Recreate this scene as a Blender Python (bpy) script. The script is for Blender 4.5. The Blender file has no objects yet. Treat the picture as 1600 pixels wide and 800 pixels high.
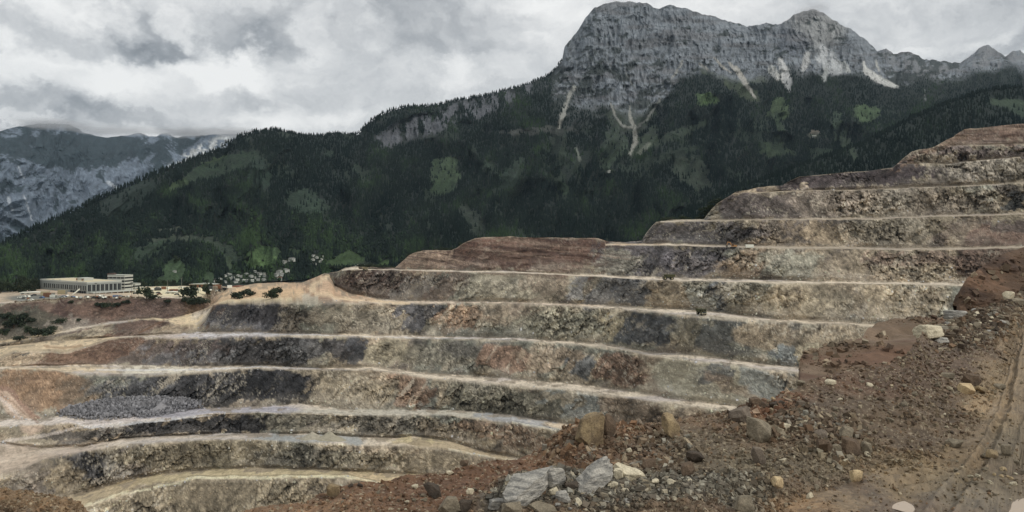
import bpy, bmesh, math, random
import numpy as np
from mathutils import Vector, Matrix, Euler
R = math.radians
rng = np.random.default_rng(7)
random.seed(7)
scene = bpy.context.scene
C = scene.collection

# ------------------------------------------------------------------ camera, world, sun, exposure
F = 1244.0          # focal length in photo pixels (28 mm on a 36 mm, 1600 px wide frame)
YH = 365.0          # row of the horizon in the photo
cam_d = bpy.data.cameras.new('camera'); cam = bpy.data.objects.new('camera', cam_d); C.objects.link(cam)
cam_d.lens = 28.0; cam_d.sensor_width = 36.0
cam_d.clip_start = 0.2; cam_d.clip_end = 40000
cam_d.shift_y = -(400.0 - YH) / 1600.0
cam.location = (0, 0, 0); cam.rotation_euler = (R(90), 0, 0)
scene.camera = cam

SUN_EL, SUN_AZ = 44.0, 118.0      # azimuth clockwise from +Y: to the right and behind the camera
world = bpy.data.worlds.new('World'); scene.world = world; world.use_nodes = True
wt = world.node_tree; wt.nodes.clear()
def nd(t, kind, **kw):
    n = t.nodes.new(kind)
    for k, v in kw.items():
        if k == 'ins':
            for i, x in v.items(): n.inputs[i].default_value = x
        else: setattr(n, k, v)
    return n
def pdir(px, py):
    v = Vector(((px - 800) / F, 1.0, (YH - py) / F)); return v.normalized()
sky = nd(wt, 'ShaderNodeTexSky', sky_type='NISHITA', sun_disc=False)
sky.sun_elevation = R(SUN_EL); sky.sun_rotation = R(SUN_AZ)
bg1 = nd(wt, 'ShaderNodeBackground', ins={'Strength': 0.08})
wt.links.new(sky.outputs[0], bg1.inputs[0])
tc = nd(wt, 'ShaderNodeTexCoord')
def math_(t, op, a, b=None, c=None, clamp=False):
    n = nd(t, 'ShaderNodeMath', operation=op); n.use_clamp = clamp
    for i, v in enumerate((a, b, c)):
        if v is None: continue
        if isinstance(v, (int, float)): n.inputs[i].default_value = v
        else: t.links.new(v, n.inputs[i])
    return n.outputs[0]
def vmath(t, op, a, b=None):
    n = nd(t, 'ShaderNodeVectorMath', operation=op)
    for i, v in enumerate((a, b)):
        if v is None: continue
        if isinstance(v, (tuple, list, Vector)): n.inputs[i].default_value = tuple(v)
        else: t.links.new(v, n.inputs[i])
    return n
D = tc.outputs['Generated']
# large soft warp, then small billow warp
flat = vmath(wt, 'MULTIPLY', D, (1.0, 1.0, 1.3)).outputs[0]
w1 = nd(wt, 'ShaderNodeTexNoise', ins={'Scale': 8.0, 'Detail': 9.0, 'Roughness': 0.62}); wt.links.new(flat, w1.inputs['Vector'])
wv = vmath(wt, 'SUBTRACT', w1.outputs['Color'], (0.5, 0.5, 0.5)).outputs[0]
wv = vmath(wt, 'MULTIPLY', wv, (0.18, 0.18, 0.15)).outputs[0]
DW = vmath(wt, 'ADD', D, wv).outputs[0]
n1 = nd(wt, 'ShaderNodeTexNoise', ins={'Scale': 4.8, 'Detail': 10.0, 'Roughness': 0.6}); 
fl2 = vmath(wt, 'MULTIPLY', DW, (1.0, 1.0, 1.6)).outputs[0]; wt.links.new(fl2, n1.inputs['Vector'])
val = math_(wt, 'MULTIPLY_ADD', n1.outputs['Fac'], 1.55, -0.17)
# named cloud masses: (px, py, half width, half height, brightness change)
CL = [(60, 112, 95, 30, .22), (150, 120, 110, 40, .20), (260, 130, 120, 46, .22), (345, 92, 60, 34, .42), (400, 110, 60, 34, .24), (60, 40, 190, 46, .14), (150, 66, 60, 12, -.10),
      (236, 34, 60, 30, -.30), (225, 60, 30, 16, -.16), (290, 55, 36, 22, -.14), (380, 26, 60, 30, -.22), (420, 50, 30, 16, -.10), (300, 18, 26, 18, .24), (95, 10, 110, 26, .20), (200, 4, 30, 14, .14), (505, 50, 34, 40, .22), (560, 25, 34, 26, .14), (478, 100, 50, 34, .12),
      (680, 30, 70, 46, -.22), (645, 72, 44, 26, -.16), (775, 55, 60, 40, -.18), (600, 112, 60, 22, -.12), (560, 150, 120, 26, -.14), (700, 92, 50, 20, .06), (770, 112, 60, 26, .16), (730, 130, 90, 14, .06),
      (450, 192, 120, 20, .18), (330, 160, 120, 26, -.16), (230, 190, 120, 16, -.20), (330, 200, 60, 10, -.12), (90, 165, 110, 14, -.06), (20, 196, 40, 8, .16), (845, 24, 40, 26, -.12), (860, 8, 30, 10, -.06),
      (1230, -10, 200, 36, .12), (1480, 40, 90, 20, .08), (1560, 66, 60, 14, -.08), (1440, 62, 60, 12, .14), (1480, 94, 60, 8, .22), (1350, 30, 80, 18, .05), (10, 20, 40, 26, -.06)]
for (cx, cy, rx, ry, am) in CL:
    c = pdir(cx, cy)
    dv = vmath(wt, 'SUBTRACT', DW, tuple(c)).outputs[0]
    dv = vmath(wt, 'MULTIPLY', dv, (F / rx * .95, F / rx * .5, F / ry * .95)).outputs[0]
    L = vmath(wt, 'LENGTH', dv).outputs['Value']
    mr = nd(wt, 'ShaderNodeMapRange', interpolation_type='SMOOTHSTEP', ins={1: 1.25, 2: 0.45, 3: 0.0, 4: am * 0.92})
    wt.links.new(L, mr.inputs[0])
    val = math_(wt, 'ADD', val, mr.outputs[0])
ramp = nd(wt, 'ShaderNodeValToRGB'); wt.links.new(val, ramp.inputs[0])
cr = ramp.color_ramp; cr.interpolation = 'LINEAR'
stops = [(0.08, (.235, .25, .27)), (0.30, (.37, .388, .41)), (0.43, (.50, .515, .53)), (0.57, (.66, .672, .68)), (0.74, (.84, .845, .84)), (0.92, (.98, .98, .965))]
cr.elements[0].position = stops[0][0]; cr.elements[0].color = (*stops[0][1], 1)
cr.elements[1].position = stops[-1][0]; cr.elements[1].color = (*stops[-1][1], 1)
for p, c in stops[1:-1]:
    e = cr.elements.new(p); e.color = (*c, 1)
bg2 = nd(wt, 'ShaderNodeBackground', ins={'Strength': 1.0}); wt.links.new(ramp.outputs[0], bg2.inputs[0])
mixw = nd(wt, 'ShaderNodeMixShader', ins={0: 0.96}); wt.links.new(bg1.outputs[0], mixw.inputs[1]); wt.links.new(bg2.outputs[0], mixw.inputs[2])
wo = nd(wt, 'ShaderNodeOutputWorld'); wt.links.new(mixw.outputs[0], wo.inputs[0])

sun_d = bpy.data.lights.new('sun', 'SUN'); sun = bpy.data.objects.new('sun', sun_d); C.objects.link(sun)
sun_d.energy = 1.5; sun_d.angle = R(10); sun_d.color = (1.0, .96, .90)
sv = Vector((math.sin(R(SUN_AZ)) * math.cos(R(SUN_EL)), math.cos(R(SUN_AZ)) * math.cos(R(SUN_EL)), math.sin(R(SUN_EL))))
sun.rotation_euler = sv.to_track_quat('Z', 'Y').to_euler(); sun.location = (0, 0, 300)
scene.view_settings.view_transform = 'Standard'; scene.view_settings.look = 'None'
scene.view_settings.exposure = 0.0; scene.view_settings.gamma = 1.0; scene.view_settings.use_curve_mapping = False
scene.cycles.volume_max_steps = 64
scene.cycles.volume_bounces = 0

# ------------------------------------------------------------------ noise in numpy
def _h(ix, iy, iz, s):
    h = (ix.astype(np.uint32) * np.uint32(374761393)) ^ (iy.astype(np.uint32) * np.uint32(668265263)) ^ (iz.astype(np.uint32) * np.uint32(2147483647 - 58)) ^ np.uint32((s * 974711 + 12345) & 0xffffffff)
    h = (h ^ (h >> np.uint32(13))) * np.uint32(1274126177)
    h = (h ^ (h >> np.uint32(16))) * np.uint32(2246822519)
    h = h ^ (h >> np.uint32(15))
    return h.astype(np.float32) * np.float32(1 / 4294967295.0)
def vn(x, y, z, s=0):
    x = np.asarray(x, np.float32); y = np.asarray(y, np.float32) + 0 * x; z = np.asarray(z, np.float32) + 0 * x
    fx, fy, fz = np.floor(x), np.floor(y), np.floor(z)
    tx, ty, tz = x - fx, y - fy, z - fz
    tx = tx * tx * tx * (tx * (tx * 6 - 15) + 10); ty = ty * ty * ty * (ty * (ty * 6 - 15) + 10); tz = tz * tz * tz * (tz * (tz * 6 - 15) + 10)
    ix, iy, iz = fx.astype(np.int32), fy.astype(np.int32), fz.astype(np.int32)
    def c(a, b, d): return _h(ix + a, iy + b, iz + d, s)
    x00 = c(0,0,0) * (1-tx) + c(1,0,0) * tx; x10 = c(0,1,0) * (1-tx) + c(1,1,0) * tx
    x01 = c(0,0,1) * (1-tx) + c(1,0,1) * tx; x11 = c(0,1,1) * (1-tx) + c(1,1,1) * tx
    return ((x00 * (1-ty) + x10 * ty) * (1-tz) + (x01 * (1-ty) + x11 * ty) * tz) * 2 - 1
def fbm(x, y, z, o=4, s=0, g=.5):
    a, t, n = 1., 0., 0.
    for i in range(o):
        t = t + a * vn(x, y, z, s + i); n += a; a *= g
        x = x * 2.03 + 1.7; y = y * 2.03 + 3.1; z = z * 2.03 + 5.3
    return t / n
def ridge(x, y, z, o=4, s=0, g=.5):
    a, t, n = 1., 0., 0.
    for i in range(o):
        t = t + a * (1 - np.abs(vn(x, y, z, s + i)) * 2); n += a; a *= g
        x = x * 2.03 + 1.7; y = y * 2.03 + 3.1; z = z * 2.03 + 5.3
    return t / n
def worley(x, y, z, s=0):
    x = np.asarray(x, np.float32); y = np.asarray(y, np.float32); z = np.asarray(z, np.float32)
    fx, fy, fz = np.floor(x), np.floor(y), np.floor(z); ix, iy, iz = fx.astype(np.int32), fy.astype(np.int32), fz.astype(np.int32)
    f1 = np.full(x.shape, 9., np.float32); f2 = f1.copy(); idv = np.zeros_like(f1)
    for a in (-1, 0, 1):
        for b in (-1, 0, 1):
            for c in (-1, 0, 1):
                jx, jy, jz = ix + a, iy + b, iz + c
                h1 = _h(jx, jy, jz, s); h2 = _h(jx, jy, jz, s + 1); h3 = _h(jx, jy, jz, s + 2)
                d = (fx + a + h1 - x) ** 2 + (fy + b + h2 - y) ** 2 + (fz + c + h3 - z) ** 2
                n = d < f1; f2 = np.where(n, f1, np.minimum(f2, d)); idv = np.where(n, h1 * .5 + h3 * .5, idv); f1 = np.where(n, d, f1)
    return np.sqrt(f1), np.sqrt(f2), idv
def sm(a, b, x):
    t = np.clip((x - a) / (b - a), 0, 1); return t * t * (3 - 2 * t)
def lin(c):
    c = np.asarray(c, float) / 255.0
    return np.where(c <= .04045, c / 12.92, ((c + .055) / 1.055) ** 2.4)
def pl(pts, X):
    p = np.array(pts, float); return np.interp(X, p[:, 0], p[:, 1])
def gsm(a, r):
    if r <= 0: return a
    k = int(r * 3); w = np.exp(-.5 * (np.arange(-k, k + 1) / r) ** 2); w /= w.sum()
    return np.convolve(np.pad(a, k, mode='edge'), w, 'valid')

# ------------------------------------------------------------------ tags, meshes, materials
def tag(o, label=None, cat=None, group=None, kind=None):
    if label: o['label'] = label
    if cat: o['category'] = cat
    if group: o['group'] = group
    if kind: o['kind'] = kind
    return o
def link(o, parent=None):
    C.objects.link(o)
    if parent is not None: o.parent = parent
    return o
def raw_mesh(name, V, Fq, mats=(), smooth=False):
    """V (n,3), Fq (m,k) constant k"""
    me = bpy.data.meshes.new(name); V = np.asarray(V, np.float32); Fq = np.asarray(Fq, np.int32)
    k = Fq.shape[1]; m = len(Fq)
    me.vertices.add(len(V)); me.vertices.foreach_set('co', V.ravel())
    me.loops.add(m * k); me.loops.foreach_set('vertex_index', Fq.ravel())
    me.polygons.add(m); me.polygons.foreach_set('loop_start', np.arange(0, m * k, k, dtype=np.int32))
    try: me.polygons.foreach_set('loop_total', np.full(m, k, np.int32))
    except Exception: pass
    me.polygons.foreach_set('use_smooth', np.full(m, smooth, bool))
    me.update(calc_edges=True)
    for mt in mats: me.materials.append(mt)
    return me
def set_col(me, col, name='Col'):
    a = me.attributes.new(name, 'FLOAT_COLOR', 'POINT')
    c = np.ones((len(me.vertices), 4), np.float32); c[:, :3] = np.asarray(col).reshape(-1, 3); a.data.foreach_set('color', c.ravel())
def set_f(me, v, name):
    a = me.attributes.new(name, 'FLOAT', 'POINT'); a.data.foreach_set('value', np.asarray(v, np.float32).ravel())
def grid_faces(nr, nc):
    i = np.arange(nr - 1)[:, None] * nc + np.arange(nc - 1)[None, :]
    return np.stack([i, i + nc, i + nc + 1, i + 1], -1).reshape(-1, 4)
def new_mat(name):
    m = bpy.data.materials.new(name); m.use_nodes = True; t = m.node_tree; t.nodes.clear()
    b = nd(t, 'ShaderNodeBsdfPrincipled'); o = nd(t, 'ShaderNodeOutputMaterial'); t.links.new(b.outputs[0], o.inputs[0])
    b.inputs['Roughness'].default_value = .9
    b.inputs['Specular IOR Level'].default_value = .25
    return m, t, b
def mulcol(t, a, fac):
    n = nd(t, 'ShaderNodeVectorMath', operation='SCALE'); 
    if isinstance(a, (tuple, list)): n.inputs[0].default_value = a
    else: t.links.new(a, n.inputs[0])
    t.links.new(fac, n.inputs['Scale']); return n.outputs[0]
def maprange(t, v, a, b, c, d, smooth=False):
    n = nd(t, 'ShaderNodeMapRange', ins={1: a, 2: b, 3: c, 4: d})
    if smooth: n.interpolation_type = 'SMOOTHSTEP'
    t.links.new(v, n.inputs[0]); return n.outputs[0]
def ground_mat(name, scales, contrast=.35, bump=.6, bumpdist=.5, stretch=None, rough=.93, cracks=None, wet=False):
    m, t, b = new_mat(name)
    at = nd(t, 'ShaderNodeAttribute', attribute_name='Col')
    co = nd(t, 'ShaderNodeTexCoord'); v = co.outputs['Object']
    if stretch:
        mp = nd(t, 'ShaderNodeMapping'); mp.inputs['Rotation'].default_value = stretch[0]; mp.inputs['Scale'].default_value = stretch[1]
        t.links.new(v, mp.inputs[0]); v = mp.outputs[0]
    tot = None; hts = None
    for s, w in scales:
        n = nd(t, 'ShaderNodeTexNoise', ins={'Scale': s, 'Detail': 5.0, 'Roughness': .62}); t.links.new(v, n.inputs['Vector'])
        x = math_(t, 'MULTIPLY', math_(t, 'SUBTRACT', n.outputs['Fac'], .5), 2.0 * w)
        tot = x if tot is None else math_(t, 'ADD', tot, x)
    h = tot
    fac = math_(t, 'MULTIPLY_ADD', tot, contrast * 2, 1.0)
    if cracks:
        vo = nd(t, 'ShaderNodeTexVoronoi', feature='DISTANCE_TO_EDGE', ins={'Scale': cracks[0]})
        wn = nd(t, 'ShaderNodeTexNoise', ins={'Scale': cracks[0] * 1.3, 'Detail': 4.0}); t.links.new(v, wn.inputs['Vector'])
        wv_ = vmath(t, 'SCALE', vmath(t, 'SUBTRACT', wn.outputs['Color'], (.5, .5, .5)).outputs[0]); wv_.inputs['Scale'].default_value = 1.4 / cracks[0]
        t.links.new(vmath(t, 'ADD', v, wv_.outputs[0]).outputs[0], vo.inputs['Vector'])
        k = maprange(t, vo.outputs['Distance'], 0.0, .10, 0.0, 1.0)
        fac = math_(t, 'MULTIPLY', fac, math_(t, 'MULTIPLY_ADD', k, cracks[1], 1 - cracks[1]))
        h = math_(t, 'MULTIPLY_ADD', k, cracks[1], h)
    fac = math_(t, 'MAXIMUM', fac, .12)
    t.links.new(mulcol(t, at.outputs['Color'], fac), b.inputs['Base Color'])
    bp = nd(t, 'ShaderNodeBump', ins={'Strength': bump, 'Distance': bumpdist}); t.links.new(h, bp.inputs['Height'])
    t.links.new(bp.outputs[0], b.inputs['Normal'])
    b.inputs['Roughness'].default_value = rough
    if wet:
        wa = nd(t, 'ShaderNodeAttribute', attribute_name='wet')
        t.links.new(math_(t, 'MULTIPLY_ADD', wa.outputs['Fac'], -.55, rough), b.inputs['Roughness'])
        b.inputs['Specular IOR Level'].default_value = .5
    return m
def plain(name, col, rough=.7, metal=0., noise=.15, scale=3., bump=0):
    m, t, b = new_mat(name); co = nd(t, 'ShaderNodeTexCoord')
    n = nd(t, 'ShaderNodeTexNoise', ins={'Scale': scale, 'Detail': 5.0}); t.links.new(co.outputs['Object'], n.inputs['Vector'])
    f = maprange(t, n.outputs['Fac'], .25, .75, 1 - noise, 1 + noise)
    t.links.new(mulcol(t, tuple(col), f), b.inputs['Base Color']); b.inputs['Roughness'].default_value = rough; b.inputs['Metallic'].default_value = metal
    if bump:
        bp = nd(t, 'ShaderNodeBump', ins={'Strength': bump, 'Distance': .05}); t.links.new(n.outputs['Fac'], bp.inputs['Height']); t.links.new(bp.outputs[0], b.inputs['Normal'])
    return m

class Grid:
    """rows x columns surface; px,py = where each vertex stands as seen from the viewpoint before relief is added"""
    def __init__(s, X, lines, rows):
        # lines: list of (y, d); rows: number of sub rows for each segment
        s.X = X; s.px = []; s.py = []; s.d = []; s.seg = []; s.t = []
        for k in range(len(lines) - 1):
            (y0, d0), (y1, d1) = lines[k], lines[k + 1]
            z0 = -(y0 - YH) * d0 / F; z1 = -(y1 - YH) * d1 / F
            n = rows[k]; last = k == len(lines) - 2
            ts = np.linspace(0, 1, n + 1) if last else np.linspace(0, 1, n + 1)[:-1]
            for t in ts:
                d = d0 + (d1 - d0) * t; z = z0 + (z1 - z0) * t
                s.d.append(d); s.py.append(YH - z * F / d); s.seg.append(np.full(len(X), k)); s.t.append(np.full(len(X), t))
        s.d = np.array(s.d); s.py = np.array(s.py); s.seg = np.array(s.seg); s.t = np.array(s.t); s.px = np.broadcast_to(X, s.d.shape).copy()
        s.base()
    def base(s):
        s.P = np.stack([(s.px - 800) / F * s.d, s.d, -(s.py - YH) * s.d / F], -1)
    def screen(s):
        y = np.maximum(s.P[..., 1], .5)
        return 800 + s.P[..., 0] / y * F, YH - s.P[..., 2] / y * F
    def hit(s, px, py):
        """world point of the nearest surface piece seen at (px, py), and the grid indices"""
        j = int(np.argmin(np.abs(s.X - px))); best = None
        sx, sy = s.screen(); col = sy[:, j]
        for i in range(len(col) - 1):
            a, b = col[i], col[i + 1]
            if (a - py) * (b - py) <= 0 and a != b:
                t = (py - a) / (b - a); p = s.P[i, j] * (1 - t) + s.P[i + 1, j] * t
                if best is None or p[1] < best[0][1]: best = (p, i, j)
        if best is None:
            i = int(np.argmin(np.abs(col - py))); best = (s.P[i, j].copy(), i, j)
        p = best[0].copy(); p[0] = (px - 800) / F * p[1]
        return Vector(p), best[1], best[2]
    def build(s, name, mat, col=None, smooth=True):
        nr, nc = s.d.shape
        me = raw_mesh(name, s.P.reshape(-1, 3), grid_faces(nr, nc), [mat], smooth)
        if col is not None: set_col(me, col)
        o = bpy.data.objects.new(name, me); link(o); s.obj = o; s.me = me
        return o
def blob(PX, PY, cx, cy, rx, ry, ang=0., soft=.5):
    a = math.radians(ang); dx = PX - cx; dy = PY - cy
    u = (dx * math.cos(a) + dy * math.sin(a)) / rx; v = (-dx * math.sin(a) + dy * math.cos(a)) / ry
    r = np.sqrt(u * u + v * v); return 1 - sm(1 - soft / 2, 1 + soft / 2, r)
def polyd(PX, PY, pts):
    """distance in photo pixels to a polyline and width along it; pts (x, y, half width)"""
    best = np.full(PX.shape, 1e9)
    for (x0, y0, w0), (x1, y1, w1) in zip(pts[:-1], pts[1:]):
        dx, dy = x1 - x0, y1 - y0; L = dx * dx + dy * dy
        t = np.clip(((PX - x0) * dx + (PY - y0) * dy) / L, 0, 1)
        dd = np.hypot(PX - x0 - t * dx, PY - y0 - t * dy) / (w0 + (w1 - w0) * t)
        best = np.minimum(best, dd)
    return best
def mixc(col, c, w):
    return col * (1 - w[..., None]) + np.asarray(c) * w[..., None]

# ------------------------------------------------------------------ the pit: benches, haul roads, plateau
XP = np.concatenate([np.linspace(-520, -12, 110), np.linspace(-8, 1608, 1200), np.linspace(1612, 2200, 50)])
SIL = [(-600,470),(0,458),(60,450),(200,447),(300,447),(370,448),(387,446),(405,443),(430,442),(470,442),(489,435),(507,427),(527,425),(540,419),(555,417),(582,418),(617,419),(640,399),(662,391),(706,391),(714,387),(726,379),(742,372),(760,370),(800,370),(870,372),(935,373),(950,378),(975,379),(1002,376),(1012,362),(1025,347),(1055,343),(1100,343),(1105,335),(1120,318),(1139,307),(1150,300),(1170,296),(1200,291),(1222,290),(1234,282),(1249,276),(1286,273),(1350,267),(1395,262),(1410,248),(1425,237),(1459,229),(1489,214),(1507,202),(1560,197),(1600,194),(2200,150)]
DS = [(-600,900),(0,860),(200,960),(330,960),(430,930),(480,880),(560,830),(640,800),(740,740),(950,700),(1002,690),(1040,672),(1100,660),(1140,648),(1222,650),(1300,655),(1400,665),(1507,690),(1600,680),(2200,640)]
T1 = [(1400,256),(1480,256),(1530,251),(1600,245),(2200,210)]
T0 = [(1440,229),(1462,228),(1530,227),(1600,225),(2200,195)]
T2 = [(1140,304),(1160,301),(1222,299),(1350,297),(1477,292),(1600,286),(2200,255)]
T3 = [(1022,347),(1055,346),(1200,344),(1312,343),(1387,342),(1462,339),(1600,335),(2200,315)]
T4 = [(945,383),(1002,383),(1062,384),(1200,388),(1312,389),(1432,391),(1520,390),(1600,388),(2200,385)]
y_P = [(-600,490),(0,474),(60,470),(150,464),(210,466),(289,466),(330,471)]
toe5 = [(560,420),(800,424),(912,429),(1025,433),(1100,435),(1200,437),(1312,441),(1387,441),(1511,443),(1600,446),(2200,460)]
cre5 = [(535,424),(561,421),(800,427),(912,431),(1025,438),(1100,440),(1200,443),(1312,443),(1387,444),(1511,447),(1600,450),(2200,466)]
toe6 = [(-600,600),(0,534),(75,521),(172,503),(240,497),(262,499),(300,490),(322,482),(336,473),(345,460),(360,446),(430,440),(500,430),(514,431),(520,439),(523,446),(550,459),(590,467),(625,470),(800,472),(961,477),(1100,485),(1200,498),(1312,503),(1387,508),(1500,520),(1600,530),(2200,600)]
cre6 = [(-600,606),(0,538),(75,525),(172,507),(240,500),(262,503),(282,512),(309,514),(322,500),(334,477),(347,476),(467,475),(625,475),(800,475),(961,484),(1100,496),(1200,505),(1312,509),(1387,514),(1500,527),(1600,538),(2200,610)]
toe7 = [(-600,612),(0,541),(75,533),(170,527),(225,524),(262,521),(310,519),(400,519),(602,524),(800,528),(939,537),(1010,548),(1085,554),(1200,569),(1245,574),(1600,620),(2200,700)]
cre7 = [(-600,625),(0,562),(22,550),(105,552),(124,548),(169,531),(217,527),(247,530),(322,530),(400,527),(602,529),(800,533),(939,543),(1010,555),(1085,566),(1200,579),(1245,584),(1600,634),(2200,712)]
toe8 = [(-600,640),(0,573),(150,570),(225,571),(281,573),(330,572),(400,571),(497,575),(587,574),(662,583),(800,592),(886,599),(931,605),(995,613),(1060,624),(1150,634),(1240,650),(1600,700),(2200,800)]
cre8 = [(-600,646),(0,579),(49,579),(150,588),(225,589),(281,585),(400,577),(497,579),(587,581),(662,591),(800,606),(886,610),(931,618),(995,624),(1060,634),(1150,645),(1240,660),(1600,712),(2200,812)]
toe9 = [(-600,700),(0,656),(60,656),(110,648),(142,650),(200,648),(262,642),(330,638),(400,636),(475,631),(550,640),(700,641),(800,648),(875,660),(930,668),(1060,680),(1240,700),(1600,750),(2200,850)]
cre9 = [(-600,720),(0,668),(110,663),(142,667),(180,664),(262,655),(330,648),(400,645),(475,647),(550,650),(700,650),(800,662),(875,674),(930,684),(1060,697),(1240,716),(1600,766),(2200,866)]
toe10 = [(-600,750),(0,692),(60,700),(131,697),(190,684),(225,682),(322,678),(400,677),(486,677),(550,682),(620,684),(640,681),(700,688),(767,708),(800,714),(850,726),(1060,750),(1240,770),(1600,810),(2200,900)]
cre10 = [(-600,860),(0,748),(67,721),(131,706),(225,695),(322,688),(400,688),(486,693),(550,697),(640,698),(700,704),(767,716),(830,728),(1060,762),(1240,785),(1600,826),(2200,920)]
toe11 = [(-600,900),(0,776),(60,780),(101,779),(165,759),(225,744),(300,735),(400,730),(542,735),(640,741),(700,745),(1060,790),(1600,850),(2200,940)]
cre11 = [(-600,960),(0,815),(60,812),(124,793),(187,776),(225,760),(300,749),(400,748),(542,746),(580,755),(640,761),(700,768),(1060,815),(1600,880),(2200,970)]
def wob(seed, amp=1.1):
    return amp * fbm(XP / 26., 0 * XP, 0 * XP + seed * 7.7, 4, 50 + seed)
yS = pl(SIL, XP) + wob(1, 1.2); dS = gsm(pl(DS, XP), 8)
zS = -(yS - YH) * dS / F
lines = [(yS, dS)]; kinds = []; 
yc, dc, zc = yS.copy(), dS.copy(), zS.copy()
def start(pts): return pts[0][0]
def add(y, d, kind, r=16):
    global yc, dc, zc
    if len(lines) > 14: r = 34
    d = np.minimum(gsm(d, r), dc)
    lines.append((y, d)); kinds.append(kind); yc, dc = y, d; zc = -(y - YH) * d / F
for nm, pts, w, s in (('a', T0, 14, 1.5), ('b', T1, 14, 1.6), ('c', T2, 16, 1.7), ('d', T3, 16, 1.7), ('e', T4, 20, 1.8)):
    y = pl(pts, XP) + wob(ord(nm), .9); on = (XP >= start(pts)) & (y > yc + 1)
    a = (YH - y) / F
    d = (s * (dc - w) - zc) / (s - a)
    d = np.minimum(d, dc - w - .5); d = np.where(on, gsm(d, 3), dc)
    z = np.where(on, a * d, zc); td = np.where(on, d + w, dc); tz = z + np.where(on, 1.2, 0); 
    add(YH - tz * F / td, td, 'face'); add(np.where(on, y, yc), d, 'road')
# plateau front edge
y = pl(y_P, XP) + wob(31, 1.0); on = XP < 330
d = np.where(on, dc * (yc - YH) / np.maximum(y - YH, 1), dc)
add(np.where(on, y, yc), d, 'plateau')
ZT = dict(t5=-33, t6=-56, t7=-80, t8=-101, t9=-122, t10=-142, t11=-166)
for nm, tp, cp in (('t5', toe5, cre5), ('t6', toe6, cre6), ('t7', toe7, cre7), ('t8', toe8, cre8), ('t9', toe9, cre9), ('t10', toe10, cre10), ('t11', toe11, cre11)):
    yt = pl(tp, XP) + wob(len(lines), 1.0); y2 = pl(cp, XP) + wob(len(lines) + 1, 1.3); y2 = np.maximum(y2, yt + .6)
    on = (XP >= start(cp)) & (yt > yc + .3) & (XP >= start(tp))
    onc = (XP >= start(cp)) & (y2 > yc + .3)
    a = (yt - YH) / F; zt = -ZT[nm] + 0 * XP
    H = np.maximum(a * dc + zc, 0)
    rmin = H / (3.0 + a); rmax = H / (1.05 + a)
    run = np.clip(dc - zt / np.maximum(a, 1e-3), rmin, rmax)
    run = gsm(np.where(on, run, 0), 5)
    dt = np.where(on, dc - run, dc); yt = np.where(on, yt, yc)
    add(yt, dt, 'face')
    d2 = dc * (yc - YH) / np.maximum(y2 - YH, 1)
    d2 = np.where(onc, d2, dc); d2 = np.minimum(d2, dc)
    add(np.where(onc, y2, yc), d2, 'road')
# below the lowest road, out of the frame: down to the pit floor
a = (930 - YH) / F; run = np.maximum(a * dc + zc, 0) / (1.2 + a); add(930 + 0 * XP, dc - run, 'face')
zf = zc.mean()
d = np.full(len(XP), 60.); add(YH - (zf * F / d), d, 'floor')
# back side of the hill, hidden from here
back = []
for dd, dz in ((420, -150), (60, -6)):
    dB = dS + dd; zB = zS + dz; back.append((YH - zB * F / dB, dB))
lines = back + lines; kinds = ['back', 'back'] + kinds
rows = []
for k, kd in enumerate(kinds):
    hgt = np.abs(np.percentile(lines[k + 1][0] - lines[k][0], 85))
    rows.append({'back': 3, 'plateau': 8, 'floor': 10}.get(kd, 0) or (int(np.clip(hgt / 2.1, 10, 27 if k < 25 else 64)) if kd == 'face' else int(np.clip(hgt / 1.8, 4, 16))))
pit = Grid(XP, lines, rows)
kind_arr = np.array([{'face': 1, 'road': 0, 'plateau': 0, 'floor': 0, 'back': 0}[k] for k in kinds])
face = kind_arr[pit.seg].astype(float); nr, nc = pit.d.shape
segk = pit.seg
lab = {}
for k, kd in enumerate(kinds): lab.setdefault(kd, []).append(k)
faces_idx = lab['face']   # order: T0 T1 T2 T3 T4 | T5..T11 | bottom
# height of each segment per column, to calm relief where a face has vanished
segH = np.array([np.abs(lines[k + 1][0] - lines[k][0]) for k in range(len(kinds))])
hh = segH[pit.seg, np.arange(nc)[None, :]]
PX, PY = pit.px, pit.py
x, y, z = pit.P[..., 0], pit.P[..., 1], pit.P[..., 2]
t = pit.t
# soft, unconsolidated slopes (spoil, talus) get little rock relief
soft = np.zeros_like(x)
for b in [(800,398,200,40,0,.3),(660,405,60,22,0,.4),(140,560,150,34,0,.3),(60,610,88,40,0,.4),(110,485,230,36,0,.4),(280,500,62,40,0,.3),(1120,600,120,46,18,.4),(480,452,60,26,0,.4),(1580,365,110,30,0,.5),(1560,212,110,16,0,.4),(20,700,70,40,0,.5)]:
    soft = np.maximum(soft, blob(PX, PY, *b))
fw = face * sm(2, 14, hh) * (1 - .80 * soft)
env = np.where(face > 0, .35 + .65 * np.sin(np.clip(t, 0, 1) * np.pi) ** .6, 0) * np.where(t < .02, .5, 1) * (1 - sm(.86, 1., t))
bx = x * .80 + z * .60; bz = -x * .60 + z * .80    # bedding frame: beds climb to the right
wx = 6 * fbm(x / 30, y / 60, z / 30, 3, 5); wz = 6 * fbm(x / 30, y / 60, z / 30, 3, 9)
r1 = ridge((x + wx) / 34, y / 60, (z + wz) / 60, 3, 11)
r2 = ridge((bx + wx) / 17, y / 30, (bz + wz) / 8.5, 3, 21)
r3 = ridge((bx + wx * .5) / 6.5, y / 12, (bz + wz * .5) / 3.6, 3, 31)
r4 = fbm(x / 1.6, y / 3, z / 1.3, 2, 41)
wq = 1.2 * fbm(x / 3, y / 5, z / 3, 2, 401)
a1, a2, aid = worley((bx + wq) / 9, y / 14, (bz + wq) / 5.5, 403); b1, b2, bid = worley((x - .4 * z + wq) / 4.2, y / 7, (z + .3 * x + wq) / 3.0, 407)
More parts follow.
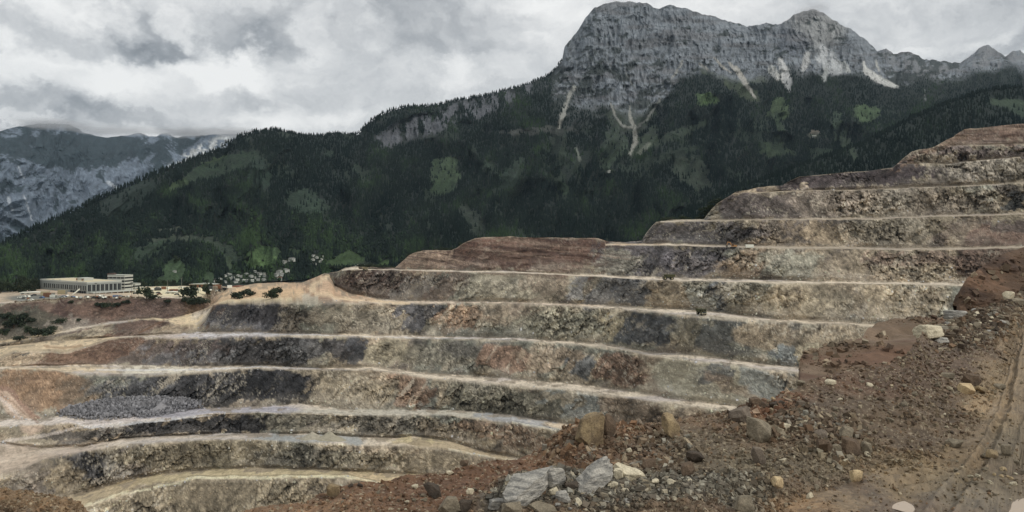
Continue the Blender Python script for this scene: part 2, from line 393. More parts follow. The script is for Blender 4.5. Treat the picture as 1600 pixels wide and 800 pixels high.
c1, c2, cid = worley(x / 1.7, y / 3, (z + .5 * x) / 1.4, 411)
gul = ridge((x + wx) / 11, y / 60, z / 55, 2, 71)
rough_m = .22 + .95 * sm(-.25, .35, fbm(x / 45, y / 60, z / 30, 3, 75))
big1 = fbm(x / 60, y / 80, z / 90, 2, 77)
disp = fw * env * (4.2 * r1 + 3.4 * big1 + rough_m * (1.6 * r2 + 1.1 * r3 + .3 * r4 + 4.6 * (aid - .5) + 2.6 * (bid - .5) + 1.0 * (cid - .5) - 1.4 * (1 - sm(0, .12, a2 - a1)) - .8 * (1 - sm(0, .15, b2 - b1))) + 1.8 * gul) * np.clip(pit.d / 600, .3, 1.3)
# talus aprons at the foot of the faces
tri = np.abs(((x + 9 * fbm(x / 40, 0 * x, pit.seg * 1.7, 2, 60)) / 26 + pit.seg * .37) % 1 - .5) * 2
tal = np.clip(fbm(x / 45, y / 80, 0 * x + pit.seg * 3.3, 3, 61) * .75 + .16 + .30 * (1 - tri) ** 1.3, 0, .72)
ap = sm(0, 1, np.clip((t - (1 - tal)) / np.maximum(tal, .05), 0, 1)) * face * sm(4, 16, hh)
spo = np.clip(blob(PX, PY, 800, 396, 190, 34, 0, .3) + blob(PX, PY, 1560, 210, 110, 18, 0, .4), 0, 1) * face * sm(2, 10, hh)
stp = ridge(x / 70 + .02 * z, y / 80, (z + 3 * fbm(x / 30, y / 40, 0 * x, 3, 78)) / 5.5, 3, 79)
disp = disp * (1 - .8 * ap) + spo * (2.2 * stp + 1.0 * fbm(x / 9, y / 12, z / 3, 3, 80))
pit.P[..., 1] -= disp
pit.P[..., 0] -= disp * (x / np.maximum(y, 1)) + fw * env * .8 * fbm(x / 5, y / 8, z / 5, 2, 81)
pit.P[..., 1] -= ap * 3.0 * (t > .02) * (1 - sm(.8, 1., t))
roadw = (1 - face) * (pit.d > 100)
pit.P[..., 2] += roadw * np.sin(np.pi * t) * (.5 * fbm(x / 9, y / 9, 0 * x, 3, 91)) + face * soft * .9 * fbm(x / 8, y / 8, z / 8, 3, 93)
# safety berms of loose rock along the outer road edge
isroad = np.isin(pit.seg, lab['road']) & (segH[pit.seg, np.arange(nc)[None, :]] > 2.2)
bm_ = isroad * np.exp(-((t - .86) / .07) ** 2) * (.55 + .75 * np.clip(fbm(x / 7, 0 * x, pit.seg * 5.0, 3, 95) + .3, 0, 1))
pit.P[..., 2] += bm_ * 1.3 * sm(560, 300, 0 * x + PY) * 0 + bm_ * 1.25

# ---- rock and earth colours of the pit (surface colours, by place)
G_F, G_R = .66, .58      # light a steep face / a level road receives, to turn seen colours into surface colours
def desat(c, k=.74):
    k = k * (.80 if c[0] > c[2] * 1.35 and k < .8 else .55 if c[2] > c[0] and k < .8 else 1.)
    c = lin(c); m = c @ np.array([.25, .6, .15]); return m + (c - m) * k
def cf(*c): return np.minimum(desat(c) / G_F * np.array([1.13, 1.055, .955] if c[0] > c[2] else [1.04, 1.02, .985]), .8)
def crd(*c): return np.minimum(lin(c) / G_R, .8)
PXw = PX + 42 * fbm(bx / 44, y / 80, bz / 12, 4, 101, .6) + 9 * fbm(x / 5, y / 9, z / 5, 3, 105)
PXw = PXw + 22 * (aid - .5) + 12 * (bid - .5)
PYw = PY + 16 * (aid - .5) + 8 * (bid - .5) + 12 * fbm(bx / 40, y / 60, bz / 14, 4, 111, .6) + 4 * fbm(x / 5, y / 9, z / 5, 3, 115)
col = np.zeros(x.shape + (3,)) + cf(122, 115, 99)
nA = fbm(x / 50, y / 50, z / 40, 4, 121); nB = fbm(bx / 16, y / 30, bz / 10, 4, 125); nC = fbm(bx / 7, y / 12, bz / 2.2, 3, 131)
col = mixc(col, cf(108, 112, 104), sm(.0, .35, nA)); col = mixc(col, cf(132, 118, 96), sm(.05, .4, -nA))
col = mixc(col, cf(84, 80, 78), .75 * sm(.12, .42, nB)); col = mixc(col, cf(150, 140, 122), .55 * sm(.15, .45, -nB))
FB = [  # rock bodies: cx, cy, rx, ry, angle, soft, colour, strength
 (1090,368,110,17,0,.5,(84,80,84),.8),(1170,325,70,22,0,.5,(82,76,80),.85),(1270,320,80,22,0,.4,(88,82,80),.8),(1230,365,12,18,0,.5,(110,100,90),.4),
 (1250,362,12,20,0,.6,(75,72,74),.8),(1340,275,135,17,-4,.35,(70,65,68),.92),(1540,238,90,9,0,.4,(86,78,80),.85),(1440,238,60,7,0,.5,(95,85,80),.7),
 (1540,265,75,20,0,.5,(128,124,116),.8),(1400,315,150,24,0,.6,(122,114,104),.7),(1588,318,26,13,0,.4,(66,72,74),.9),(1500,360,60,12,-25,.4,(104,92,84),.6),
 (1570,368,62,18,-8,.3,(104,86,78),.9),(1300,362,55,20,0,.6,(146,132,110),.65),(1380,360,60,22,0,.6,(120,116,104),.7),
 (820,396,150,28,0,.25,(86,64,54),.97),(740,380,90,9,0,.4,(112,80,66),.8),(665,405,52,17,-8,.3,(136,115,96),.95),(730,411,60,6,0,.5,(124,104,90),.8),(900,405,50,22,-35,.4,(98,72,60),.9),(880,415,60,7,0,.5,(130,120,105),.5),
 (1000,408,66,30,10,.4,(92,88,92),.9),(965,408,30,22,0,.5,(124,124,114),.8),(1090,412,62,24,0,.5,(88,84,88),.85),(1175,412,42,26,-30,.4,(142,122,98),.8),(1240,415,45,22,0,.6,(126,130,120),.7),(1330,415,70,24,0,.5,(140,130,112),.65),
 (1430,405,80,10,0,.5,(112,92,80),.7),(1470,425,60,12,0,.5,(128,118,100),.6),(1550,410,60,30,0,.5,(84,66,56),.9),
 (590,442,75,26,0,.4,(84,74,70),.9),(560,432,50,12,-10,.5,(76,58,50),.8),(640,452,36,16,-30,.4,(120,118,114),.75),(700,445,40,24,-30,.5,(98,84,76),.75),(800,450,80,26,0,.6,(126,124,110),.8),(860,445,40,22,0,.6,(128,112,94),.6),
 (935,455,40,24,-35,.5,(104,104,106),.75),(985,455,28,26,0,.4,(86,88,92),.85),(1045,465,45,28,0,.5,(134,122,102),.85),(1130,470,22,34,38,.4,(88,94,98),.9),(1100,480,28,20,-40,.4,(136,138,130),.8),(1170,465,40,24,0,.6,(128,122,106),.7),(1240,475,70,24,0,.6,(136,126,106),.7),(1340,478,30,22,-40,.4,(84,88,88),.7),(1300,480,50,22,0,.7,(128,122,106),.7),(1400,475,80,28,0,.6,(140,128,106),.7),
 (390,492,78,20,0,.25,(64,61,68),.95),(380,510,60,6,0,.5,(118,116,122),.6),(455,505,22,14,-30,.5,(124,118,108),.8),(480,492,40,16,0,.5,(104,98,88),.7),(560,498,60,22,0,.6,(116,112,100),.8),(645,495,22,26,-15,.4,(80,80,88),.9),(680,488,28,14,-20,.5,(88,86,88),.8),(722,496,44,20,-10,.35,(164,132,100),.9),(700,512,32,9,0,.5,(96,96,86),.7),(790,490,50,16,0,.5,(126,114,98),.6),
 (870,510,70,24,0,.6,(120,120,106),.8),(950,510,10,26,0,.4,(156,146,112),.6),(1000,515,46,24,0,.35,(72,76,80),.95),(1080,520,50,22,0,.6,(106,104,92),.8),(1120,525,50,26,-20,.4,(84,86,84),.85),(1200,525,45,22,0,.5,(132,120,100),.8),(1270,545,50,22,-30,.5,(146,136,108),.8),(1240,560,20,26,-38,.4,(104,116,118),.85),(1300,525,60,14,0,.5,(126,112,90),.6),
 (400,550,180,22,0,.3,(66,64,68),.94),(470,555,50,16,0,.6,(108,108,108),.6),(560,550,12,24,0,.4,(66,68,74),.9),(610,550,44,24,0,.4,(124,120,102),.8),(700,555,60,24,0,.5,(98,96,86),.8),(745,548,40,14,0,.5,(84,84,82),.7),(790,562,34,22,0,.5,(124,94,72),.8),(860,560,50,20,0,.5,(134,120,102),.8),(915,572,22,20,0,.4,(88,92,94),.9),(937,570,7,26,0,.4,(160,146,116),.8),(965,575,32,28,0,.35,(108,84,66),.92),(1010,575,25,22,0,.5,(118,106,90),.7),
 (1110,598,110,44,14,.35,(138,136,120),.95),(1105,585,34,11,-15,.5,(86,90,92),.8),(1150,605,60,9,18,.5,(124,104,84),.6),(1060,600,40,9,-42,.5,(150,150,136),.7),(1200,600,50,24,30,.5,(110,118,112),.8),
 (240,552,110,20,-4,.3,(86,76,74),.85),(290,555,50,18,0,.4,(84,78,78),.9),(297,560,7,22,20,.4,(112,110,112),.8),(245,560,30,14,0,.5,(100,98,102),.7),(340,560,28,18,0,.5,(112,112,114),.6),
 (140,556,95,22,-18,.3,(104,78,60),.93),(170,545,40,14,-30,.4,(84,62,50),.7),(28,560,52,16,0,.25,(152,134,108),.95),
 (60,608,82,34,6,.25,(134,105,74),.96),(30,600,50,10,-10,.5,(112,86,62),.6),(130,615,34,24,0,.4,(96,84,68),.7),
 (320,606,172,28,-3,.22,(50,50,54),.97),(210,605,70,14,0,.5,(84,84,88),.6),(430,600,55,30,0,.4,(48,48,52),.95),(545,612,54,26,0,.5,(128,120,102),.85),(640,612,34,28,0,.4,(122,96,74),.85),(690,608,14,22,0,.5,(130,120,100),.7),(760,620,60,26,10,.4,(94,92,80),.85),(830,632,60,24,0,.5,(86,86,76),.85),(900,640,50,26,20,.4,(120,124,120),.85),(870,625,22,9,0,.5,(130,116,86),.6),(985,640,70,22,14,.4,(98,84,68),.9),
 (320,664,150,13,0,.25,(54,54,58),.95),(130,682,100,10,-4,.35,(80,78,76),.9),(440,662,40,14,0,.4,(116,114,102),.85),(480,650,30,10,0,.5,(110,110,100),.6),(600,664,90,14,0,.4,(88,86,80),.85),(700,668,60,16,10,.5,(98,90,76),.8),(790,680,75,16,14,.3,(112,92,72),.9),
 (60,690,30,8,0,.4,(160,148,118),.8),(130,728,54,24,0,.3,(62,62,67),.93),(175,735,22,20,0,.5,(120,118,112),.75),(60,755,60,30,-10,.5,(108,102,96),.8),(95,745,26,26,30,.4,(138,126,100),.8),(330,712,160,22,0,.5,(110,104,86),.8),(260,715,60,14,0,.5,(100,92,72),.7),(480,715,70,16,0,.4,(84,84,78),.8),(560,720,60,18,0,.5,(120,116,100),.8),(640,722,70,18,0,.5,(130,122,104),.8),(740,722,40,12,0,.5,(112,100,82),.8),
 (1540,206,130,16,0,.4,(104,82,70),.95),(1440,242,70,8,-20,.4,(106,86,74),.9),(1480,216,40,10,-35,.4,(120,100,80),.7),(1350,278,140,12,-4,.3,(66,60,64),.85),(1590,355,60,8,0,.4,(88,84,84),.6),
 (400,780,330,34,0,.3,(116,108,90),.85),(520,765,60,12,0,.5,(92,86,76),.7)]
for (cx, cy, rx, ry, an, so, c, st) in FB:
    col = mixc(col, cf(*c), st * blob(PXw, PYw, cx, cy, rx, ry, an, so * .55))
st1 = fbm((x + 10 * z) / 55, y / 60, (z + .10 * x) / 2.2, 4, 122); col = mixc(col, cf(124, 104, 88), spo * .7 * sm(.12, .4, st1)); col = mixc(col, cf(70, 50, 44), spo * .7 * sm(.05, .35, -st1))
# brown slope under the plateau on the left
brn = blob(PXw, PYw, 150, 488, 215, 27, -4, .15); col = mixc(col, cf(88, 70, 62), .95 * brn)
for (cx, cy, rx, ry, an, c, st) in [(160,480,90,10,0,(98,74,62),.7),(95,480,18,16,0,(70,52,50),.8),(200,500,60,8,-10,(96,80,72),.7),(250,482,60,10,0,(82,68,64),.7),(350,465,30,10,0,(92,74,66),.7),(55,500,40,16,0,(70,72,64),.8),(110,508,30,8,-12,(130,128,122),.5),(220,512,50,7,-14,(104,82,72),.8),(312,492,22,20,-50,(98,78,60),.9),(20,505,30,20,0,(66,70,62),.7)]:
    col = mixc(col, cf(*c), st * blob(PXw, PYw, cx, cy, rx, ry, an, .5))
# fine grain: bedding, chips, dark fissures
gr = 1 + rough_m * (.30 * nC + .26 * fbm(x / 1.5, y / 3, z / 1.2, 2, 141)) + .30 * fbm(x / 9, y / 20, z / 14, 3, 143) + .30 * fbm(bx / 3.5, y / 6, bz / 2.6, 3, 145)
gr = gr + rough_m * (.75 * (bid - .5) + 1.0 * (cid - .5) + .45 * (aid - .5))
gr = gr * (1 - .42 * sm(.35, .75, r3) * (1 - .7 * ap)) * (1 + .22 * sm(-.2, -.7, r2))
frock = np.clip(1 - .65 * soft - .6 * ap, .2, 1)
col = col * (1 + (np.clip(gr, .3, 1.9) - 1) * frock)[..., None]
tcol = col.copy()
v1 = fbm(bx / 20, y / 30, bz / 3.2, 5, 501, .62); v2 = fbm((x - .9 * z) / 5, y / 30, (z + .8 * x) / 34, 4, 505, .6); v3 = fbm(x / 12, y / 20, z / 12, 5, 509, .62)
col = mixc(col, col * .60, frock * .8 * sm(.20, .27, v1)); col = mixc(col, cf(160, 154, 140), frock * .5 * sm(.30, .36, v2) * sm(-.1, .2, fbm(x / 60, y / 60, z / 40, 2, 507))); col = mixc(col, col * 1.45, frock * .8 * sm(.20, .25, v3)); col = mixc(col, col * .62, frock * .75 * sm(.17, .24, -v3))
vein = (1 - sm(.03, .09, b2 - b1)) * sm(.0, .25, fbm(x / 25, y / 30, z / 18, 3, 517)); col = mixc(col, cf(172, 168, 154), frock * .45 * vein)
vein = (1 - sm(.03, .08, a2 - a1)) * sm(.0, .25, fbm(x / 25, y / 30, z / 18 + 9, 3, 518)); col = mixc(col, col * .5, frock * .6 * vein)
tb = fbm(x / 14, y / 9, z / 2.4, 5, 513, .6); col = mixc(col, col * .68, soft * .7 * sm(.12, .18, tb)); col = mixc(col, col * 1.25, soft * .6 * sm(.14, .2, -tb))
# dust and talus at the foot of each face take a paler, greyer tone
lum = col.mean(-1, keepdims=True)
col = col * (1 - .6 * ap[..., None]) + (.6 * ap[..., None]) * (.5 * col + .5 * (lum * .6 + .4 * cf(128, 122, 112))) * 1.12
# scattered light blocks and debris
col = col * (1 + .5 * (fbm(x / .9, y / 2, z / .9, 2, 151) > .42)[..., None])
# roads
rc = np.zeros_like(col) + crd(176, 165, 148)
rc = mixc(rc, crd(158, 150, 142), sm(0, .5, fbm(x / 40, y / 18, 0 * x, 3, 161)))
for (cx, cy, rx, ry, an, so, c, st) in [
 (480,455,110,30,0,.3,(158,134,110),.95),(470,470,60,9,0,.5,(160,154,138),.8),(400,465,70,26,0,.3,(172,148,118),.9),(270,508,60,24,0,.3,(176,160,132),.95),(80,540,130,22,0,.2,(168,152,126),.97),
 (280,525,60,6,0,.5,(150,142,140),.7),(360,524,80,7,0,.4,(166,162,162),.8),(700,475,260,8,0,.3,(180,165,146),.75),(230,578,60,8,0,.5,(186,176,160),.7),(100,578,80,6,0,.5,(170,154,128),.8),
 (330,645,160,12,0,.3,(140,138,144),.9),(180,660,80,8,0,.4,(168,160,156),.8),(60,662,70,10,0,.4,(176,168,160),.8),(650,645,200,12,0,.3,(150,146,134),.8),(820,654,70,16,8,.3,(128,130,132),.8),(870,668,40,6,14,.5,(176,160,136),.8),
 (330,686,150,14,0,.3,(150,144,138),.8),(60,700,110,34,-8,.3,(150,138,126),.92),(30,730,60,34,0,.3,(156,142,126),.92),(480,688,80,10,0,.4,(132,134,132),.9),(700,700,90,14,10,.4,(146,132,108),.9),(650,686,40,7,0,.4,(160,148,116),.8),
 (350,740,290,22,0,.3,(150,138,110),.95),(590,750,60,14,0,.4,(162,146,118),.9),(160,775,80,26,-15,.4,(146,132,106),.9),(1050,470,80,14,0,.5,(190,168,140),.7),(1300,508,120,9,0,.4,(172,160,140),.8),
 (850,378,110,9,0,.3,(120,90,74),.9),(980,380,44,5,0,.3,(170,150,126),.9),(1180,300,60,9,0,.3,(166,146,116),.9),(1080,346,70,4,0,.3,(140,132,118),.7),(1300,345,200,3.5,0,.3,(134,124,106),.7),(1350,298,200,3,0,.3,(120,110,96),.7),(640,395,60,9,0,.3,(132,112,92),.9)]:
    rc = mixc(rc, crd(*c), st * blob(PXw, PY + .4 * (PYw - PY), cx, cy, rx, ry, an, so))
spill = sm(.02, .10, fbm(x / 7, y / 7, 0 * x + pit.seg, 4, 519) * .9 + .20 - t * .9) * (segH[pit.seg, np.arange(nc)[None, :]] > 2); rc = mixc(rc, crd(118, 108, 94), spill * .75)
lip = sm(.0, .12, fbm(x / 6, 0 * x, pit.seg * 1.3, 4, 520) - .10 + (t - .93) * 2); rc = mixc(rc, crd(112, 102, 90), lip * .6 * (segH[pit.seg, np.arange(nc)[None, :]] > 1))
rc = mixc(rc, crd(122, 112, 98), np.clip((pit.seg < lab['face'][5]) * sm(1040, 1150, PX), 0, 1) * .65)
# wheel ruts run along the roads
rut = fbm(x / 60, t * 9, 0 * x + pit.seg * 3.1, 3, 171) ; rc = rc * (1 + .20 * rut + .10 * fbm(x / 3, y / 3, z / 3, 2, 175))[..., None]
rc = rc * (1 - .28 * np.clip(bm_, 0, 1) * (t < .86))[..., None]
# plateau yard on the left
ym = np.isin(pit.seg, lab['plateau'] + lab['back']).astype(float) * (XP < 460)[None, :]
yd = crd(150, 136, 118) * (1 + .35 * fbm(x / 20, y / 30, z, 4, 181))[..., None]
yd = mixc(yd, crd(186, 172, 144), blob(PX, PY, 290, 455, 90, 8, 0, .5)); yd = mixc(yd, crd(96, 96, 90), blob(PX, PY, 60, 466, 50, 6, 0, .5))
rc = rc * (1 - ym[..., None]) + yd * ym[..., None]
# thin roads that lie on slopes
def paint(c, pts, st=1.):
    global col
    w = (1 - sm(.7, 1.2, polyd(PX + .15 * (PXw - PX), PY + .15 * (PYw - PY), pts))) * st; col = mixc(col, crd(*c), w)
paint((178,158,140), [(-20,610,10),(10,618,12),(30,640,14),(50,662,18)], .75)
paint((128,104,90), [(-20,600,5),(14,608,4),(45,640,4),(60,655,4)], .8)
paint((150,132,112), [(330,472,5),(345,462,4),(400,450,4)], .6)
mface = face * sm(.8, 2.5, hh)
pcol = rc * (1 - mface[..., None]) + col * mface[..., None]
def paint2(c, pts, st=1.):
    global pcol
    w = (1 - sm(.6, 1.1, polyd(PX + .10 * (PXw - PX), PY + .10 * (PYw - PY), pts))) * st; pcol = mixc(pcol, crd(*c), w)
for c_, p_, s_ in [((128,104,84),[(508,430,2),(484,441,2),(474,453,2),(498,465,2),(560,472,1.5)],.7),((186,162,134),[(512,431,3),(492,441,4),(484,452,4),(504,462,4),(560,469,3),(640,474,2)],.8),((130,108,90),[(500,445,1.2),(498,452,1.2),(520,461,1.2),(580,469,1)],.6),((134,114,94),[(455,448,1.5),(462,460,1.5),(440,468,1.5)],.5),
   ((186,170,142),[(455,470,2),(400,470,2),(345,473,2)],.6),((150,128,104),[(380,450,2),(400,456,2),(385,466,2),(355,470,2)],.5),
   ((120,96,82),[(0,616,2),(22,628,2),(46,650,2),(60,660,2)],.5),((184,172,164),[(0,622,3),(18,634,3),(36,654,3)],.5),((180,170,160),[(0,690,3),(60,682,3),(120,668,2),(200,664,2)],.5),((170,158,142),[(0,722,3),(60,706,3),(130,694,3),(260,684,2),(380,682,2)],.5),((128,116,102),[(0,705,1.5),(60,694,1.5),(130,684,1.2)],.4),
   ((132,110,88),[(70,541,1.5),(100,544,2.5),(128,540,1.5)],.8),((96,76,62),[(218,519,1.5),(240,508,1.8),(256,500,1.5)],.9),((150,132,112),[(270,500,2),(290,505,2),(250,518,2)],.4),((200,194,184),[(120,663,1),(142,668,1.4),(200,662,1.4),(262,655,1.2),(330,648,1)],.6),((206,200,188),[(320,523,1),(400,521,1.4),(520,525,1.2),(640,528,1),(800,530,1)],.55),((204,198,186),[(150,578,1.5),(281,578,1.5),(400,573,1.2),(497,576,1)],.6),
   ((186,176,150),[(124,792,1.2),(187,774,1.4),(300,748,1.3),(400,747,1.3),(542,745,1.2),(590,755,1)],.7),((104,96,80),[(187,770,1),(300,744,1),(400,743,1),(542,741,1),(590,751,1)],.6),((184,174,154),[(700,703,1),(767,715,1),(800,718,1)],.6),((188,178,160),[(800,660,1),(875,673,1)],.6)]: paint2(c_, p_, s_)
# crest of each face catches pale dust from the road above
edge = mface * (1 - sm(0, .03, t)) * .4 * sm(-.2, .3, fbm(x / 10, 0 * x, pit.seg * 2.0, 3, 191)); pcol = mixc(pcol, crd(170, 158, 138), edge)
mat_pit = ground_mat('quarry_rock', [(.35, .5), (1.1, .4), (.09, .35)], contrast=.42, bump=.55, bumpdist=1.2, stretch=((0, R(-36), 0), (1, .6, 1.9)), cracks=(.16, .22))
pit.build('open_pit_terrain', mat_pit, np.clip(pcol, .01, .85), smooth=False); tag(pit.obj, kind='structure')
print('PIT', pit.d.shape, 'z per line @0,320,640,1000,1300:')
for k, (yy, dd) in enumerate(lines):
    js = [int(np.argmin(abs(XP - q))) for q in (0, 320, 640, 1000, 1300)]
    print(k, (['-'] + kinds)[k], [(round(float(yy[j])), round(float(dd[j])), round(float(-(yy[j] - YH) * dd[j] / F))) for j in js])
#@@MOUNTAINS
# ------------------------------------------------------------------ mountains and valley
def ray_relief(g, rel):
    """move each vertex along its distance by a relative amount (ridges nearer, gullies farther)"""
    g.d = g.d * (1 - rel); g.base()
XM = np.concatenate([np.linspace(-700, -10, 50), np.linspace(-6, 1606, 960), np.linspace(1612, 2300, 50)])
SKL = [(-700,640),(0,386),(60,358),(120,330),(200,292),(245,272),(280,258),(320,243),(350,233),(370,216),(400,207),(430,203),(470,211),(500,213),(530,209),(560,211),(572,196),(600,178),(630,168),(680,165),(700,160),(760,149),(800,139),(830,130),(860,116),(878,96),(882,74),(893,60),(905,44),(915,28),(930,12),(945,6),(960,3),(985,2),(1000,4),(1010,4),(1022,13),(1030,14),(1048,7),(1070,12),(1090,19),(1110,25),(1150,36),(1168,42),(1180,39),(1200,37),(1215,38),(1225,33),(1238,25),(1255,17),(1270,14),(1285,20),(1297,29),(1310,36),(1330,46),(1350,60),(1370,78),(1385,74),(1396,84),(1412,80),(1430,83),(1445,93),(1470,96),(1500,99),(1515,88),(1530,75),(1545,69),(1556,78),(1570,88),(1582,79),(1592,78),(1605,86),(1650,98),(1800,120),(2300,150)]
DM0 = [(-700,1500),(0,1750),(200,2100),(430,2700),(560,3000),(700,3300),(870,3600),(1000,3900),(1150,4100),(1270,4300),(1400,4500),(1500,5000),(1600,5600),(2300,5600)]
CLB = [(-700,660),(0,400),(200,310),(430,225),(560,222),(590,208),(640,212),(700,196),(760,185),(800,168),(850,150),(880,150),(905,158),(950,160),(1000,166),(1040,140),(1060,118),(1100,105),(1150,112),(1200,112),(1230,95),(1260,108),(1300,112),(1345,105),(1400,125),(1440,112),(1500,110),(1540,98),(1575,96),(1605,104),(2300,160)]
DM1 = [(-700,1450),(0,1650),(200,1950),(430,2500),(560,2800),(700,3000),(870,3150),(1000,3000),(1060,3300),(1200,3600),(1400,3800),(1600,4700),(2300,4700)]
ys = pl(SKL, XM) + 1.0 * fbm(XM / 9., 0 * XM, 0 * XM, 4, 301) * np.where(XM > 860, 2.6, 1) + 1.2 * ridge(XM / 7., 0 * XM, 0 * XM, 3, 303) * (XM > 1120); y1 = np.maximum(pl(CLB, XM), ys + 4)
yb = pl([(-700,700),(0,480),(200,452),(450,440),(620,425),(1000,420),(1600,420),(2300,420)], XM)
db = pl([(-700,1150),(0,1180),(300,1300),(560,1500),(1000,1700),(1600,1900),(2300,1900)], XM)
ym_ = y1 * .45 + yb * .55; dm = gsm(pl(DM1, XM), 12) * .42 + db * .58
d0 = gsm(pl(DM0, XM), 6); d1 = gsm(pl(DM1, XM), 12)
bk = [(ys + 60, d0 + 900), (ys + 1.5, d0 + 40)]
mt = Grid(XM, [(YH + 150 * F / (d0 + 900), d0 + 900), (ys, d0), (y1, d1), (ym_, dm), (yb, db), (YH + 95 * F / 1000 + 0 * XM, np.full(len(XM), 1000.))], [3, 62, 70, 84, 6])
PX, PY = mt.px, mt.py; x, y, z = mt.P[..., 0], mt.P[..., 1], mt.P[..., 2]
qx = PX + 22 * fbm(PX / 90, PY / 90, 0 * x, 3, 311); qy = PY + 16 * fbm(PX / 90, PY / 90, 0 * x + 9, 3, 315)
upper = 1 - sm(0, 18, PY - (np.interp(PX, XM, y1) + 12 * fbm(PX / 25, PY / 25, 0 * x, 4, 321)))   # 1 on the cliffs
left = 1 - sm(520, 600, PX)
cliffband = sm(570, 590, PX) * (1 - sm(850, 870, PX)) * blob(qx, qy, 710, 180, 150, 17, -19, .5)
rock = upper * sm(860, 880, PX + 10 * fbm(PX / 20, PY / 20, 0 * x, 3, 325)) * (PX > 800)
# ledges with dwarf pine inside the wall
pine = sm(.16, .30, fbm((PX + .5 * PY) / 20, PY / 11, 0 * x, 5, 331, .62) + .35 * fbm(PX / 7, PY / 4, 0 * x, 3, 335) - .1 + .45 * sm(1360, 1400, PX) * (1 - sm(1500, 1520, PX)) + .20 * sm(60, 140, PY) * (PX < 1100) + .18 * blob(PX, PY, 905, 130, 40, 60))
side = PX / 1.0
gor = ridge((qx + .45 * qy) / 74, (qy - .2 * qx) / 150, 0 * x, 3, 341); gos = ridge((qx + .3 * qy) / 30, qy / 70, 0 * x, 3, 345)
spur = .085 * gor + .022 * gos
cl1 = ridge((qx + .35 * qy) / 18, qy / 38, 0 * x, 4, 351, .55); cl2 = ridge(qx / 7, qy / 16, 0 * x, 3, 355); cl3 = fbm(PX / 3, PY / 5, 0 * x, 2, 357)
wr = np.clip(rock + .8 * cliffband, 0, 1)
body = sm(0, .12, (PY - np.interp(PX, XM, ys)) / 100.)
rel = spur * (1 - wr) * body + wr * (.016 * cl1 + .009 * cl2 + .003 * cl3) * (.5 + .5 * body)
rel = rel * sm(0, 1, np.where(mt.seg >= 4, 0, 1)) * np.where(mt.seg == 3, 1 - .8 * sm(.6, 1, mt.t), 1)
ray_relief(mt, rel)
x, y, z = mt.P[..., 0], mt.P[..., 1], mt.P[..., 2]
def gm(*c): return np.minimum(desat(c, .95) / .62, .75)
forest_c = np.array([.026, .036, .030])
mc = np.zeros(x.shape + (3,)) + forest_c * .8
fmask = np.ones_like(x)
grassn2 = fbm(PX / 16, PY / 12, 0 * x, 4, 363, .65); grassn = fbm(PX / 9, PY / 6, 0 * x, 3, 361)
def meadow(cx, cy, rx, ry, an=0, c=(58, 72, 50), st=1., so=.18, cut=.85, warp=1.):
    global mc, fmask
    w = blob(PX + warp * 15 * grassn2 + warp * .35 * (qx - PX), PY + warp * 5 * grassn + warp * .35 * (qy - PY), cx, cy, rx, ry, an, so) * st
    mc = mixc(mc, gm(*c) * 1.0 * (1 + .25 * grassn + .35 * fbm(PX / 2.5, PY / 2, 0 * x, 2, 367))[..., None], w * (.8 + .2 * sm(-.2, .1, fbm(PX / 5, PY / 4, 0 * x, 3, 368)))); fmask = fmask * (1 - cut * w)
GR = (56, 72, 46); DK = (40, 52, 42)
for m_ in [(688,272,26,26,0,(58,72,52)),(690,295,20,10,0,(52,66,48)),(797,272,12,34,38,DK),(480,316,30,18,15,(42,56,44)),(405,275,18,26,-20,(36,50,40)),(875,292,13,10,20,(58,72,54)),(740,342,12,34,-38,(46,54,46)),
           (1100,158,19,11,0,(66,84,52)),(1216,170,18,17,20,(66,80,54)),(1215,192,8,20,-20,(52,64,48)),(1354,176,22,13,10,(62,78,52)),(1312,205,9,36,-5,(50,62,48)),(1325,240,8,28,-15,(52,62,50)),(1210,235,26,10,5,(52,64,46)),(1285,245,26,12,20,(44,56,44)),(1075,268,30,20,30,(50,58,48)),(1090,285,16,14,20,(46,54,44)),
           (957,230,17,40,10,(50,62,48)),(985,180,36,30,0,(52,60,50)),(1005,225,12,34,45,(50,60,46)),(1060,210,50,6,-24,(46,56,44)),(870,225,10,30,-15,(44,52,44)),(1130,110,60,14,12,(60,68,50)),(1160,140,34,10,30,(56,64,48)),(895,260,10,40,50,(36,44,38)),(760,262,14,10,0,(44,56,46)),(565,272,6,18,-35,(46,58,46)),
           (1575,160,30,8,0,(52,64,50)),(300,275,60,5,-33,(56,70,46)),(345,262,60,14,-20,(38,52,38)),(285,372,60,5,0,(58,66,54)),(330,380,40,5,25,(52,62,50)),(350,395,26,7,30,(46,58,46)),(262,357,30,3,0,(70,76,66)),(520,240,8,8,0,DK),(200,310,50,20,-30,(30,42,36)),(640,215,60,8,0,(34,40,36)),(840,205,60,5,-3,(60,62,58)),(230,393,40,12,-30,(44,58,44)),(1270,210,9,5,0,(120,112,100)),(1030,250,60,8,-20,(36,46,36))]:
    meadow(*m_, cut=.93)
def tri(pts, warp=1.2):
    w = np.ones_like(PX)
    for (xa, ya), (xb, yb_) in zip(pts, pts[1:] + pts[:1]):
        L = math.hypot(xb - xa, yb_ - ya); w = w * sm(-.8, .8, ((xb - xa) * (PY + warp * grassn - ya) - (yb_ - ya) * (PX + warp * grassn - xa)) / L)
    return w
for pts_, c_ in (([(546,390),(558,396),(572,402),(566,416),(498,417),(512,408)], (64, 82, 52)), ([(606,405),(612,408),(604,420),(582,420),(590,412)], (68, 88, 52)), ([(452,388),(470,390),(468,400),(455,402)], (56, 72, 50))):
    w_ = tri(pts_); mc = mixc(mc, gm(*c_) * .8 * (1 + .12 * grassn)[..., None], w_); fmask = fmask * (1 - w_)
